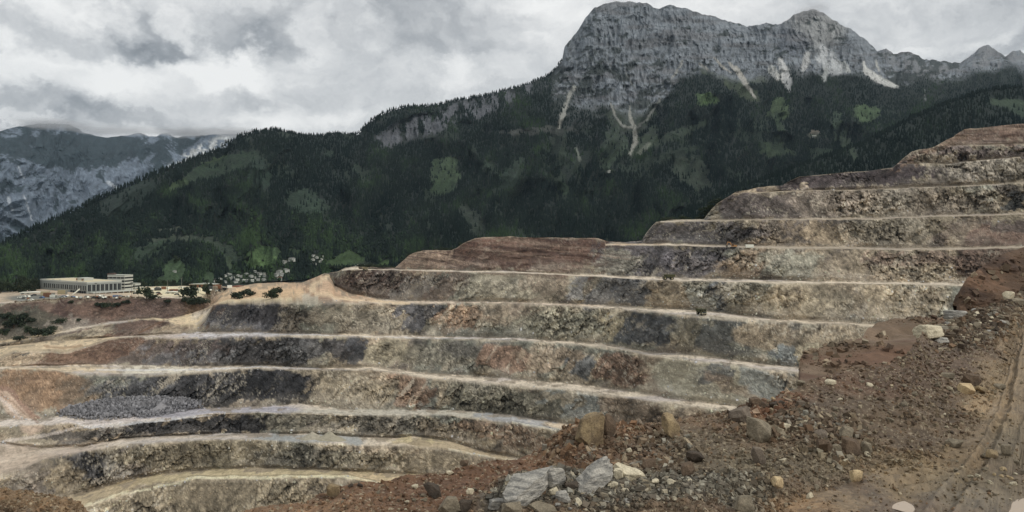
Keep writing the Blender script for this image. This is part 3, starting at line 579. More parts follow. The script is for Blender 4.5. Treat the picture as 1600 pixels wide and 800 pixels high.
for (cx, cy, rx, ry) in [(378,436,42,9),(408,430,16,7),(496,406,12,9),(440,430,14,12),(448,409,12,5),(571,415,18,6),(952,268,9,4),(1272,212,9,5)]:
    w_ = blob(PX, PY, cx, cy, rx, ry, 0, .4); mc = mixc(mc, gm(54, 64, 50) * .8, w_ * .8); fmask = fmask * (1 - .88 * w_)
for m_ in [(272,424,17,20,0,(60,78,52)),(258,440,16,8,0,(56,72,50)),(326,436,10,13,0,(56,72,50)),(405,404,29,16,-8,(76,98,60)),(420,392,20,7,10,(64,84,54)),(357,412,6,12,0,(56,68,50)),(-5,408,12,4,-25,(60,82,46))]:
    meadow(*m_, cut=1., so=.15, warp=.3)
cn_ = fbm((PX - .5 * PY) / 20, PY / 34, 0 * x, 4, 365, .6); w_ = sm(.27, .31, cn_) * (1 - sm(380, 400, PY)) * sm(150, 200, PY) * sm(330, 420, PX) * .75; mc = mixc(mc, gm(44, 56, 44) * .75, w_); fmask = fmask * (1 - .8 * w_)
# scree fans and gullies: pale limestone
def scree(pts, c=(150,150,146), st=.95):
    global mc, fmask
    c = tuple(v * 1.14 for v in c); pts = [(a, b_, w_ * 1.05 + .3) for a, b_, w_ in pts]
    w = (1 - sm(.6, 1.2, polyd(PX + 3 * grassn, PY + 2 * grassn, pts) + .7 * np.clip(fbm(PX / 3.5, PY / 3, 0 * x, 2, 371), 0, 1))) * st
    mc = mixc(mc, gm(*c), w); fmask = fmask * (1 - w)
dx_ = [([(897,136,2.5),(886,160,3.2),(877,185,4),(874,200,2)],(118,118,112)),([(955,163,1.3),(964,185,1.6),(974,198,1.8),(989,199,1.2)],(104,104,98)),([(982,165,1.3),(984,180,2.5),(990,198,3.5),(992,222,4.5),(985,242,1.5)],(112,112,106)),([(1032,155,1.6),(1024,170,2.2),(1008,190,1.6),(994,199,1.5)],(96,98,94)),
       ([(1066,95,2),(1058,112,2.2),(1050,122,1)],(112,112,108)),([(1118,92,1.5),(1128,104,2.4),(1140,112,1)],(124,122,116)),([(1140,98,2),(1158,120,4),(1168,135,3.5),(1180,152,1.5)],(128,126,120)),([(1150,104,2),(1162,122,3),(1168,132,2)],(124,122,116)),([(1093,100,2),(1108,110,2.5)],(112,112,108)),
       ([(1218,92,4),(1226,112,8),(1230,128,8),(1232,142,2)],(150,150,148)),([(1205,108,7),(1214,120,5)],(140,140,136)),([(1286,76,6),(1290,94,17),(1300,104,14),(1318,108,8)],(142,144,144)),([(1262,86,5),(1258,102,7),(1256,110,3)],(138,138,136)),([(1290,110,5),(1288,124,4)],(120,122,120)),([(1318,100,5),(1324,110,4)],(130,132,130)),
       ([(1348,96,2),(1352,110,5),(1366,120,7),(1385,130,5),(1402,136,2)],(150,150,146)),([(1370,95,1.5),(1373,112,2)],(126,126,122)),([(1000,240,4),(1015,225,3)],(84,88,78)),([(978,115,1.2),(990,135,1.2)],(90,92,90)),([(900,232,2),(906,250,2.5)],(88,92,84)),([(1444,140,1),(1446,156,1.2)],(90,92,90)),([(1280,209,2),(1272,212,2)],(90,88,80))]
# the wall itself
wall = gm(106, 110, 114) * (1 + .16 * fbm(PX / 30, PY / 12, 0 * x, 4, 381))[..., None]
wall = wall * (1 + .30 * fbm(PX / 70, (PY + .05 * PX) / 2.6, 0 * x, 3, 389))[..., None]; wall = mixc(wall, gm(128, 127, 124), blob(qx, qy, 1275, 40, 38, 34, 0, .8) * .8); wall = mixc(wall, gm(74, 77, 84), blob(qx, qy, 1240, 60, 22, 24, 20, .6) * .6)
wall = mixc(wall, gm(92, 90, 90), sm(0, .4, fbm(PX / 50, PY / 7, 0 * x, 3, 385)) * .6)
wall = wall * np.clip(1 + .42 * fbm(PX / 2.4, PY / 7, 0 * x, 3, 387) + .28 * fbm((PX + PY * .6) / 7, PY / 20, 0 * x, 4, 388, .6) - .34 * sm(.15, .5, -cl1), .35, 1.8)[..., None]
veg = gm(40, 46, 42)
wall = mixc(wall, veg, pine * .85)
wall = mixc(wall, gm(60, 62, 60), .8 * sm(.25, .5, fbm(PX / 5, PY / 3.5, 0 * x, 3, 391)) * sm(40, 100, PY))
mc = mixc(mc, wall * np.array([.98, 1., 1.01]), rock); fmask = fmask * (1 - rock * .97)
cb = cliffband * sm(-.12, .12, fbm(PX / 9, PY / 22, 0 * x, 4, 395, .65) - .02); mc = mixc(mc, gm(82, 84, 88) * (1 + .55 * fbm(PX / 2.6, PY / 10, 0 * x, 3, 397))[..., None], cb * .95); fmask = fmask * (1 - cb * .97)
mixz = np.clip(blob(qx, qy, 960, 175, 105, 52, 0, .7), 0, 1) * (1 - rock) * sm(-.05, .2, fbm(PX / 10, PY / 9, 0 * x, 5, 399, .65)); mc = mixc(mc, gm(66, 70, 70) * (1 + .4 * fbm(PX / 3, PY / 4, 0 * x, 3, 398))[..., None], mixz * .5); fmask = fmask * (1 - mixz * .5)
for (cx, cy, rx, ry) in [(1546,84,14,14),(1590,88,16,10),(1534,100,14,8),(1560,102,7,6),(1410,96,26,10),(1440,104,16,8),(1475,108,8,8),(1390,84,12,10)]:
    w = blob(qx * .3 + PX * .7, qy * .3 + PY * .7, cx, cy, rx, ry, 0, .6) * sm(-.3, .1, fbm(PX / 5, PY / 7, 0 * x, 3, 401) + (.2 if cx > 1500 else 0)); mc = mixc(mc, gm(108, 110, 112), w * .9); fmask = fmask * (1 - w)
for p_, c_ in dx_: scree(p_, c_)
mat_mtn = ground_mat('mountain_rock_and_turf', [(.012, .4), (.045, .5), (.15, .6)], contrast=.5, bump=.9, bumpdist=11.0, stretch=((0, 0, 0), (1.4, 1, .8)))
mt.build('mountain_terrain', mat_mtn, np.clip(mc, .008, .8), smooth=False); tag(mt.obj, kind='structure')

# wooded ridge nearer on the right
XR = np.concatenate([np.linspace(1040, 1606, 330), np.linspace(1612, 2400, 40)])
RS = [(1040,345),(1100,318),(1160,290),(1240,262),(1300,240),(1350,222),(1400,196),(1450,172),(1480,160),(1520,146),(1545,140),(1570,137),(1600,137),(1700,120),(2400,60)]
ry = pl(RS, XR) + 2 * fbm(XR / 14, 0 * XR, 0 * XR, 3, 411); rd = pl([(1040,1500),(1300,1800),(1600,2300),(2400,2300)], XR)
ridge_g = Grid(XR, [(ry + 150, rd + 500), (ry, rd), (pl([(1040,440),(2400,440)], XR), rd * .62), (YH + 95 * F / 900 + 0 * XR, np.full(len(XR), 900.))], [3, 90, 4])
pX, pY = ridge_g.px, ridge_g.py
ray_relief(ridge_g, .02 * ridge(pX / 60, pY / 90, 0 * pX, 3, 415) * sm(0, .1, np.where(ridge_g.seg == 1, ridge_g.t, 0)))
rc_ = np.zeros(pX.shape + (3,)) + forest_c; rm_ = np.ones_like(pX)
gn = fbm(pX / 9, pY / 6, 0 * pX, 3, 417)
for (cx, cy, rx, ry_, an, c_) in [(1575,161,32,7,2,(56,68,54)),(1600,175,30,8,20,(50,62,50)),(1330,232,6,22,-20,(50,60,48))]:
    w = blob(pX + 5 * gn, pY + 4 * gn, cx, cy, rx, ry_, an, .4); rc_ = mixc(rc_, gm(*c_), w); rm_ = rm_ * (1 - .9 * w)
ridge_g.build('wooded_ridge', mat_mtn, rc_); tag(ridge_g.obj, kind='structure')

# far range on the left, half in cloud
XF = np.linspace(-700, 620, 620)
FS = [(-700,230),(-200,210),(0,205),(20,200),(40,196),(60,194),(108,194),(118,200),(135,208),(150,212),(170,214),(200,212),(213,209),(222,209),(232,213),(245,213),(252,209),(262,209),(275,214),(300,212),(330,210),(365,209),(420,214),(620,260)]
fy = pl(FS, XF) + 2.0 * fbm(XF / 12, 0 * XF, 0 * XF, 4, 421)
fd = pl([(-700,7600),(0,7600),(120,8000),(260,8400),(400,7000),(620,6800)], XF)
far = Grid(XF, [(YH + 0 * XF, fd + 2500), (fy, fd), (np.full(len(XF), 275.), fd * .80), (np.full(len(XF), 400.), fd * .66), (np.full(len(XF), 470.), fd * .5)], [3, 56, 60, 6])
pX, pY = far.px, far.py; q1 = pX + 20 * fbm(pX / 60, pY / 60, 0 * pX, 3, 431); q2 = pY + 20 * fbm(pX / 60, pY / 60, 0 * pX + 4, 3, 435)
rg = ridge((q1 + .7 * q2) / 46, q2 / 100, 0 * pX, 4, 441); rg2 = ridge((q1 + .4 * q2) / 15, q2 / 30, 0 * pX, 4, 445)
bod = sm(0, 30, pY - fy[None, :])
ray_relief(far, (.045 * rg + .016 * rg2) * bod + .003 * rg2)
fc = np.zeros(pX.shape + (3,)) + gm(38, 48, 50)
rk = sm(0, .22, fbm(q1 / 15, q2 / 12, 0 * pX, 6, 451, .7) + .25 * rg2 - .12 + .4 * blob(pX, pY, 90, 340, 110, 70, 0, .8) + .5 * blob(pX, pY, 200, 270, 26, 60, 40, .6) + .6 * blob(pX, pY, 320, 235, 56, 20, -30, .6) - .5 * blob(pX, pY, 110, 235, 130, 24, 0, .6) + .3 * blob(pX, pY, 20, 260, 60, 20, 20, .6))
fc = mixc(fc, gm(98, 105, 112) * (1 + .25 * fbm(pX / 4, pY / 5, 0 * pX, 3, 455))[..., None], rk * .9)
w = blob(pX, pY, 315, 238, 56, 11, -28, .7) * sm(-.3, .2, fbm(pX / 6, pY / 5, 0 * pX, 3, 457)); fc = mixc(fc, gm(175, 172, 164), w)
for pts in ([(28,260,1),(33,270,1.6),(38,278,1)], [(38,305,1),(44,325,1.5),(50,345,1)], [(170,285,3),(190,300,2)], [(15,310,3),(20,330,2)]):
    w = 1 - sm(.6, 1.3, polyd(pX + 2 * rg2, pY, pts)); fc = mixc(fc, gm(150, 152, 152), w)
fc = fc * (1 + .5 * fbm(pX / 3, pY / 4, 0 * pX, 3, 459))[..., None]
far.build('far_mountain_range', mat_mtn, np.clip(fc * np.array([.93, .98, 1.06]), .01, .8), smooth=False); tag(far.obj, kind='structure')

# one ground sheet under everything
def sheet(name, pts, mat, colr):
    me = raw_mesh(name, pts, [[0, 1, 2, 3]], [mat]); set_col(me, np.tile(colr, (4, 1))); o = link(bpy.data.objects.new(name, me)); return o
mat_earth = ground_mat('valley_earth', [(.004, .5), (.03, .5), (.2, .4)], contrast=.5, bump=.3, bumpdist=3)
gs = sheet('valley_ground', [(-14000, -6000, -222), (14000, -6000, -222), (14000, 16000, -222), (-14000, 16000, -222)], mat_earth, (.035, .05, .03)); tag(gs, kind='structure')

# ------------------------------------------------------------------ conifer forest: instanced crowns on tens of thousands of points
def grid_points(g, mask, n, yr=None):
    """random points on a grid, even in the view, kept where mask says so"""
    nr, nc = g.d.shape; sx, sy = g.screen()
    ar = np.abs((sx[:-1, 1:] - sx[:-1, :-1]) * (sy[1:, :-1] - sy[:-1, :-1])) * mask[:-1, :-1]
    if yr is not None: ar = ar * ((sy[:-1, :-1] > yr[0]) & (sy[:-1, :-1] < yr[1]))
    # the skyline rows are seen edge on: give them their own share
    p = (ar / ar.sum()).ravel(); idx = rng.choice(len(p), n, p=p); i, j = idx // (nc - 1), idx % (nc - 1)
    u, v = rng.random(n)[:, None], rng.random(n)[:, None]
    P = (g.P[i, j] * (1-u) + g.P[i, j+1] * u) * (1-v) + (g.P[i+1, j] * (1-u) + g.P[i+1, j+1] * u) * v
    return P, i, j
m_con, t_, b_ = new_mat('conifer_needles')
at = nd(t_, 'ShaderNodeAttribute', attribute_name='tint', attribute_type='INSTANCER')
co_ = nd(t_, 'ShaderNodeTexCoord'); nz = nd(t_, 'ShaderNodeTexNoise', ins={'Scale': 6.0, 'Detail': 3.0}); t_.links.new(co_.outputs['Object'], nz.inputs['Vector'])
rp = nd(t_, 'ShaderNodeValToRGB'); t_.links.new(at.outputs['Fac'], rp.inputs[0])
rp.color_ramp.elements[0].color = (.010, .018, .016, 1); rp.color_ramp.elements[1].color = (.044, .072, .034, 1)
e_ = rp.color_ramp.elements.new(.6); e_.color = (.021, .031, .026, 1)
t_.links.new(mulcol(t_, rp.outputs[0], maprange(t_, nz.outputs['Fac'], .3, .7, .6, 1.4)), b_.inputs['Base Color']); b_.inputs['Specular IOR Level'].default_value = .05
def gn_trees(name, kindt):
    ng = bpy.data.node_groups.new(name, 'GeometryNodeTree')
    ng.interface.new_socket('Geometry', in_out='INPUT', socket_type='NodeSocketGeometry'); ng.interface.new_socket('Geometry', in_out='OUTPUT', socket_type='NodeSocketGeometry')
    N, L = ng.nodes, ng.links
    gi, go = N.new('NodeGroupInput'), N.new('NodeGroupOutput'); jn = N.new('GeometryNodeJoinGeometry')
    if kindt == 'conifer':
        for (r, h, zz) in ((.19, .50, .05), (.145, .42, .33), (.095, .40, .60)):
            cn = N.new('GeometryNodeMeshCone'); cn.inputs['Vertices'].default_value = 7; cn.inputs['Radius Top'].default_value = 0.0
            cn.inputs['Radius Bottom'].default_value = r; cn.inputs['Depth'].default_value = h; cn.fill_type = 'NONE'
            tr = N.new('GeometryNodeTransform'); tr.inputs['Translation'].default_value = (0, 0, zz); L.new(cn.outputs[0], tr.inputs[0]); L.new(tr.outputs[0], jn.inputs[0])
    else:
        for (px_, py_, pz_, r) in ((0, 0, .55, .36), (.17, .1, .40, .26), (-.16, .12, .45, .25), (0, -.18, .36, .25), (.06, -.05, .78, .22)):
            cn = N.new('GeometryNodeMeshIcoSphere'); cn.inputs['Radius'].default_value = r; cn.inputs['Subdivisions'].default_value = 2
            tr = N.new('GeometryNodeTransform'); tr.inputs['Translation'].default_value = (px_, py_, pz_); L.new(cn.outputs[0], tr.inputs[0]); L.new(tr.outputs[0], jn.inputs[0])
    sp = N.new('GeometryNodeSetPosition'); L.new(jn.outputs[0], sp.inputs[0])
    nt = N.new('ShaderNodeTexNoise'); nt.inputs['Scale'].default_value = 7.0; 
    vs = N.new('ShaderNodeVectorMath'); vs.operation = 'SUBTRACT'; vs.inputs[1].default_value = (.5, .5, .5); L.new(nt.outputs['Color'], vs.inputs[0])
    v2 = N.new('ShaderNodeVectorMath'); v2.operation = 'SCALE'; v2.inputs['Scale'].default_value = .22; L.new(vs.outputs[0], v2.inputs[0]); L.new(v2.outputs[0], sp.inputs['Offset'])
    sm_ = N.new('GeometryNodeSetMaterial'); sm_.inputs['Material'].default_value = m_con; L.new(sp.outputs[0], sm_.inputs[0])
    ip = N.new('GeometryNodeInstanceOnPoints'); L.new(gi.outputs[0], ip.inputs['Points']); L.new(sm_.outputs[0], ip.inputs['Instance'])
    def na(nm, dt='FLOAT'):
        n = N.new('GeometryNodeInputNamedAttribute'); n.data_type = dt; n.inputs['Name'].default_value = nm; return n.outputs['Attribute']
    cx_ = N.new('ShaderNodeCombineXYZ'); L.new(na('wid'), cx_.inputs[0]); L.new(na('wid'), cx_.inputs[1]); L.new(na('hgt'), cx_.inputs[2]); L.new(cx_.outputs[0], ip.inputs['Scale'])
    rz_ = N.new('ShaderNodeCombineXYZ'); L.new(na('rot'), rz_.inputs[2]); L.new(rz_.outputs[0], ip.inputs['Rotation'])
    L.new(ip.outputs[0], go.inputs[0]); return ng
NG = {k: gn_trees(k + '_nodes', k) for k in ('conifer', 'broadleaf')}
def forest(name, P, hgt, tint, kindt, sink=1.0):
    me = bpy.data.meshes.new(name); me.vertices.add(len(P)); Q = P.copy(); Q[:, 2] -= sink; me.vertices.foreach_set('co', Q.astype(np.float32).ravel()); me.update()
    set_f(me, hgt, 'hgt'); set_f(me, hgt * rng.uniform(.8, 1.25, len(P)) * (1.15 if kindt == 'conifer' else 1.), 'wid'); set_f(me, tint, 'tint'); set_f(me, rng.uniform(0, 6.28, len(P)), 'rot')
    me.materials.append(m_con); o = link(bpy.data.objects.new(name, me)); md = o.modifiers.new('trees', 'NODES'); md.node_group = NG[kindt]; tag(o, kind='stuff'); return o
nr_, nc_ = mt.d.shape
clearn = fbm(mt.px / 20, mt.py / 14, 0 * mt.px, 4, 501)
mask = fmask * (mt.seg >= 1) * (mt.seg <= 3) * (.55 + .45 * sm(-.35, .1, clearn)) 
P1, i1, j1 = grid_points(mt, mask, 105000, (0, 452))
hh1 = rng.uniform(8, 16, len(P1)) * np.interp(P1[:, 1], [1200, 2600, 5000], [.8, 1., .9]) * np.where(mt.px[i1, j1] > 860, np.interp(mt.py[i1, j1] - np.interp(mt.px[i1, j1], XM, y1), [-30, 60], [.45, 1.]), 1)
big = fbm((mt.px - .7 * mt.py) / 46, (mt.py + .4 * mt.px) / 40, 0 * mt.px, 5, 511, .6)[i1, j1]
tn = np.clip(.22 + .8 * big + .26 * gor[i1, j1] + .14 * gos[i1, j1] + .06 + rng.normal(0, .11, len(P1)) + .25 * sm(250, 420, mt.py[i1, j1]) * (mt.px[i1, j1] < 520), 0, 1)  # ridge terms lighten spurs, darken hollows: slope shading painted into the tree tint
lo = (mt.py[i1, j1] > 330) & (rng.random(len(P1)) < .35) & (mt.px[i1, j1] < 640)
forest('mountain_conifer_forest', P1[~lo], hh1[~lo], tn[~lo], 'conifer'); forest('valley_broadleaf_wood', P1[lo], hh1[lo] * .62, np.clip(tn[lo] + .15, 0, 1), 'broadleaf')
# skyline trees left of the wall and along the ledges
ii = rng.choice(np.where((XM > -300) & (XM < 878))[0], 1500); Ps = mt.P[mt.seg == 1].reshape(-1, nc_, 3)[0]
Ps = Ps[ii] + np.stack([rng.uniform(-3, 3, 1500), rng.uniform(-40, 10, 1500), 0 * ii], -1); Ps[:, 2] -= 3
forest('ridge_line_conifers', Ps, rng.uniform(7, 15, 1500), np.clip(rng.normal(.3, .12, 1500), 0, 1), 'conifer')
maskr = rm_ * (ridge_g.seg == 1); P2, i2, j2 = grid_points(ridge_g, maskr, 30000, (0, 400))
forest('wooded_ridge_conifers', P2, rng.uniform(8, 15, len(P2)), np.clip(.32 + .6 * fbm(ridge_g.px / 30, ridge_g.py / 24, 0 * ridge_g.px, 3, 521)[i2, j2] + rng.normal(0, .1, len(P2)), 0, 1), 'conifer')
ii = rng.choice(np.where(XR < 1800)[0], 700); Ps = ridge_g.P[3][ii] + np.stack([rng.uniform(-2, 2, 700), rng.uniform(-20, 5, 700), 0 * ii - 3.], -1)
forest('ridge_top_conifers', Ps, rng.uniform(7, 14, 700), np.clip(rng.normal(.3, .12, 700), 0, 1), 'conifer')
# cloud rags on the summits
mcl = bpy.data.materials.new('summit_cloud_vapour'); mcl.use_nodes = True; tt = mcl.node_tree; tt.nodes.clear()
pv = nd(tt, 'ShaderNodeVolumePrincipled'); pv.inputs['Color'].default_value = (.97, .98, 1., 1); pv.inputs['Anisotropy'].default_value = .2
tco = nd(tt, 'ShaderNodeTexCoord'); nn = nd(tt, 'ShaderNodeTexNoise', ins={'Scale': 2.3, 'Detail': 5.0, 'Roughness': .6}); tt.links.new(tco.outputs['Object'], nn.inputs['Vector'])
ln = vmath(tt, 'LENGTH', tco.outputs['Object']).outputs['Value']
dn_ = math_(tt, 'SUBTRACT', math_(tt, 'MULTIPLY_ADD', nn.outputs['Fac'], 1.5, .05), ln, clamp=True)
oi = nd(tt, 'ShaderNodeAttribute', attribute_type='OBJECT', attribute_name='thickness')
tt.links.new(math_(tt, 'MULTIPLY', dn_, oi.outputs['Fac']), pv.inputs['Density'])
om = nd(tt, 'ShaderNodeOutputMaterial'); tt.links.new(pv.outputs[0], om.inputs['Volume'])
def cloud(cx, cy, d_, rx, ry, ryy, th):
    b = bmesh.new(); bmesh.ops.create_icosphere(b, subdivisions=3, radius=1.0); me = bpy.data.meshes.new('summit_cloud'); b.to_mesh(me); b.free(); me.materials.append(mcl)
    o = link(bpy.data.objects.new('summit_cloud', me)); o.location = ((cx - 800) / F * d_, d_, (YH - cy) / F * d_); o.scale = (rx * d_ / F, ryy, ry * d_ / F); o['thickness'] = th; tag(o, kind='stuff')
for a in [(80,194,7450,80,9,500,.008),(180,204,7700,120,7,500,.006),(300,207,7700,90,8,500,.010),(372,208,6900,60,8,500,.010),(1268,14,4220,34,8,160,.014),(962,3,3800,42,7,140,.012)]: cloud(*a)
# air
HZ = dict(x=(-9000, 9000), y=(-300, 11500), z=(-224, 2400))
v = [(a, b, c) for c in HZ['z'] for b in HZ['y'] for a in HZ['x']]
hz = link(bpy.data.objects.new('haze', raw_mesh('haze', v, [[0,2,3,1],[4,5,7,6],[0,1,5,4],[2,6,7,3],[0,4,6,2],[1,3,7,5]]))); tag(hz, kind='stuff')
mh = bpy.data.materials.new('haze_air'); mh.use_nodes = True; mh.node_tree.nodes.clear()
pv = nd(mh.node_tree, 'ShaderNodeVolumePrincipled'); pv.inputs['Density'].default_value = 1.6e-5; pv.inputs['Color'].default_value = (.62, .82, 1.0, 1)
om = nd(mh.node_tree, 'ShaderNodeOutputMaterial'); mh.node_tree.links.new(pv.outputs[0], om.inputs['Volume']); hz.data.materials.append(mh)
#@@END_MOUNTAINS
#@@FOREGROUND
# ------------------------------------------------------------------ foreground: mud road, spoil bank, ledge, heap
XG = np.concatenate([np.linspace(-420, -6, 60), np.linspace(-3, 1603, 1230), np.linspace(1607, 2100, 60)])
CY = [(-420,755),(-100,765),(0,773),(20,771),(40,770),(60,779),(95,779),(112,784),(128,795),(140,812),(190,838),(320,838),(355,812),(375,799),(400,791),(440,785),(480,788),(500,777),(545,757),(600,750),(640,745),(700,734),(760,722),(800,716),(837,709),(850,697),(864,682),(890,664),(930,659),(961,661),(1032,660),(1070,652),(1100,649),(1148,640),(1170,632),(1182,627),(1200,630),(1211,620),(1245,605),(1275,592),(1324,579),(1387,571),(1410,560),(1425,543),(1440,524),(1462,514),(1481,506),(1511,491),(1540,482),(1575,470),(1600,458),(1640,448),(1800,425),(2100,405)]
CD = [(-420,13.5),(0,13.8),(130,13.6),(250,13.2),(370,14.2),(480,14.6),(640,15.5),(760,16.4),(830,17),(890,18),(1032,18),(1148,18.5),(1245,20),(1324,21.5),(1387,22.5),(1425,25.5),(1440,29),(1511,38),(1575,45),(1600,53),(1800,70),(2100,80)]
TY = [(-420,822),(1000,822),(1150,800),(1237,783),(1300,762),(1387,732),(1440,722),(1481,698),(1530,662),(1545,630),(1562,600),(1575,572),(1590,535),(1600,512),(1640,490),(1800,455),(2100,425)]
yc_ = pl(CY, XG); dc_ = gsm(pl(CD, XG), 6)
yt_ = pl(TY, XG); dt_ = 4.6 * F / (yt_ - YH); yb_ = 838 + 0 * XG; db_ = 4.6 * F / (yb_ - YH)
dt_ = np.minimum(dt_, dc_ - .6); zc_ = -(yc_ - YH) * dc_ / F
yt_ = np.maximum(yt_, yc_ + 2); 
bkd = dc_ + 45; bkz = zc_ - 34
bkd1 = dc_ + 1.6; bkz1 = zc_ - 1.3
fg = Grid(XG, [(YH - bkz * F / bkd, bkd), (YH - bkz1 * F / bkd1, bkd1), (yc_, dc_), (yt_, dt_), (yb_, db_), (YH + 4.65 * F / 6 + 0 * XG, np.full(len(XG), 6.))], [8, 4, 140, 66, 6])
gx, gy, gz = fg.P[..., 0], fg.P[..., 1], fg.P[..., 2]; PX, PY = fg.px, fg.py
onroad = np.where(fg.seg >= 3, sm(0, .12, np.where(fg.seg == 3, fg.t, 1)), 0) * sm(1080, 1240, PX)
onroad = np.maximum(onroad, 0)
fine = (1 - .55 * onroad)
far_f = np.clip(fg.d / 15, .8, 2.2)
wv1 = fbm(gx / 2.6, gy / 2.6, 0 * gx, 4, 601); wv2 = fbm(gx / .7, gy / .7, gz / .7, 4, 605); wv3 = ridge(gx / .30, gy / .30, gz / .30, 3, 609); wv4 = fbm(gx / .085, gy / .085, gz / .085, 2, 613)
vis = (fg.seg >= 1)
cr_ = np.where(fg.seg == 2, np.exp(-(fg.t / .07) ** 2), 0)
dz = fine * (.20 * wv1 * (1 - .75 * cr_) + .085 * wv2 + .040 * wv3 + .022 * wv4) * np.where(fg.seg == 1, .6, 1)
# ridge of grey tailings dumped in front
rd_ = blob(PX, PY, 1000, 800, 230, 62, 0, .9) * .28 + blob(PX, PY, 820, 790, 120, 40, -10, .9) * .15
dz += rd_ * (.8 + .4 * wv2)
rts = np.sin((gx * .93 - gy * .36) * 2.2 + 1.4 * wv1) ; dz += onroad * (.06 * rts * sm(-.3, .4, fbm(gx / 3, gy / 6, 0 * gx, 2, 617)) + .05 * fbm(gx / 1.2, gy / 1.2, 0 * gx, 3, 619))
# lugs pressed by a crawler
lug = blob(PX, PY, 1432, 745, 50, 32, -8, .4) + blob(PX, PY, 1395, 770, 26, 18, 0, .4) * .6 + blob(PX, PY, 1505, 772, 30, 12, 0, .4) * .4
dz += lug * .07 * np.sin(gy * 15 + 1.5 * np.sin(gx * 3.1) + 2.0 * wv2)
for rp_ in ([(1462,806,15),(1535,720,10),(1570,640,7),(1588,560,4),(1599,512,2.4)], [(1545,812,16),(1596,722,11),(1618,640,8),(1628,560,4)]):
    rr_ = polyd(PX + 4 * wv2, PY, rp_); dz -= (.075 * (1 - sm(.5, 1., rr_)) - .05 * np.exp(-((rr_ - 1.3) / .28) ** 2)) * np.clip(onroad + .3, 0, 1)
    dz += .03 * (1 - sm(.6, 1., rr_)) * np.sin(gy * 13 + 1.2 * wv2) * onroad
hollow = [(1412,785,23,13),(1600,790,34,26),(1200,792,46,11)]
for (a, b_, c_, e_) in hollow: 
    hb_ = blob(PX, PY, a, b_, c_ * 1.9, e_ * 2.2, 0, .7); dz = dz * (1 - .96 * hb_) - blob(PX, PY, a, b_, c_ * 1.15, e_ * 1.25, 0, 1.2) * .10 + .012 * hb_ * wv2
fg.P[..., 2] += dz * vis
fg.P[..., 2] -= .05 * (PX > 1e9)
def gc(*c): return desat(c, .88) / .70 * np.array([1.02, 1.015, .89])
PXg = PX + 26 * fbm(gx / 1.6, gy / 1.6, gz, 3, 621); PYg = PY + 14 * fbm(gx / 1.6, gy / 1.6, gz, 3, 625)
fcx = np.zeros(gx.shape + (3,)) + gc(90, 74, 61)
for (cx, cy, rx, ry, an, c_, st) in [(650,770,260,48,-12,(92,66,48),.9),(780,740,160,34,-10,(88,62,46),.8),(450,795,120,12,0,(112,86,66),.9),(60,790,110,24,0,(108,86,64),.9),(880,690,60,24,-30,(104,78,58),.7),(1010,690,120,26,0,(86,66,52),.7),(1030,665,110,12,0,(110,80,60),.7),(1220,630,50,14,-20,(120,80,60),.85),(1180,625,40,12,0,(84,64,54),.7),
      (1120,720,110,44,30,(92,82,70),.8),(1230,730,110,30,0,(96,87,74),.7),(990,785,190,34,0,(78,73,68),.92),(860,790,90,22,0,(84,80,76),.85),(800,800,60,14,0,(88,84,80),.8),(1390,640,150,60,25,(80,66,53),.85),(1280,640,60,30,0,(78,66,58),.6),(1340,600,90,16,10,(86,64,52),.7),(1440,570,90,36,-10,(78,62,52),.8),(1530,510,80,30,-25,(74,62,54),.9),
      (1560,620,50,60,0,(118,100,78),.85),(1590,560,30,60,0,(116,98,78),.8),(1500,720,60,34,-30,(112,94,72),.7),(1420,745,60,30,0,(112,95,73),.8),(1300,780,60,16,0,(112,94,74),.7),(1240,790,60,14,0,(126,100,76),.8),(1530,770,80,34,0,(100,90,76),.7),(1590,700,50,40,0,(98,88,74),.7),(1535,632,34,12,0,(134,112,88),.8),(1350,720,60,20,0,(104,88,68),.6)]:
    fcx = mixc(fcx, gc(*c_), st * blob(PXg, PYg, cx, cy, rx, ry, an, .8))
fcx = fcx * np.clip(1 + .30 * fbm(gx / .5, gy / .5, gz / .5, 3, 631) + .42 * wv4 + .22 * fbm(gx / .16, gy / .16, gz / .16, 2, 635), .25, 2)[..., None]
pale = (fbm(gx / .05, gy / .05, gz / .05, 1, 641) > .62) * fine * .8; fcx = mixc(fcx, gc(132, 120, 104), pale)
fcx = np.where((fg.seg == 0)[..., None], gc(92, 76, 62), fcx)
mat_fg = ground_mat('spoil_gravel', [(9., .35), (34., .45), (2., .3)], contrast=.5, bump=.7, bumpdist=.035, rough=.85, wet=True)
fg.build('spoil_bank_ground', mat_fg, np.clip(fcx, .02, .7)); set_f(fg.me, np.clip(onroad * (.3 + fbm(gx / 1.5, gy / 1.5, 0 * gx, 3, 645)), 0, 1) * .8, 'wet'); tag(fg.obj, kind='structure')
g2 = sheet('lookout_ground', [(-40, -30, -4.75), (40, -30, -4.75), (40, 9, -4.75), (-40, 9, -4.75)], mat_fg, gc(96, 84, 70)); set_f(g2.data, np.zeros(4), 'wet'); tag(g2, kind='structure')
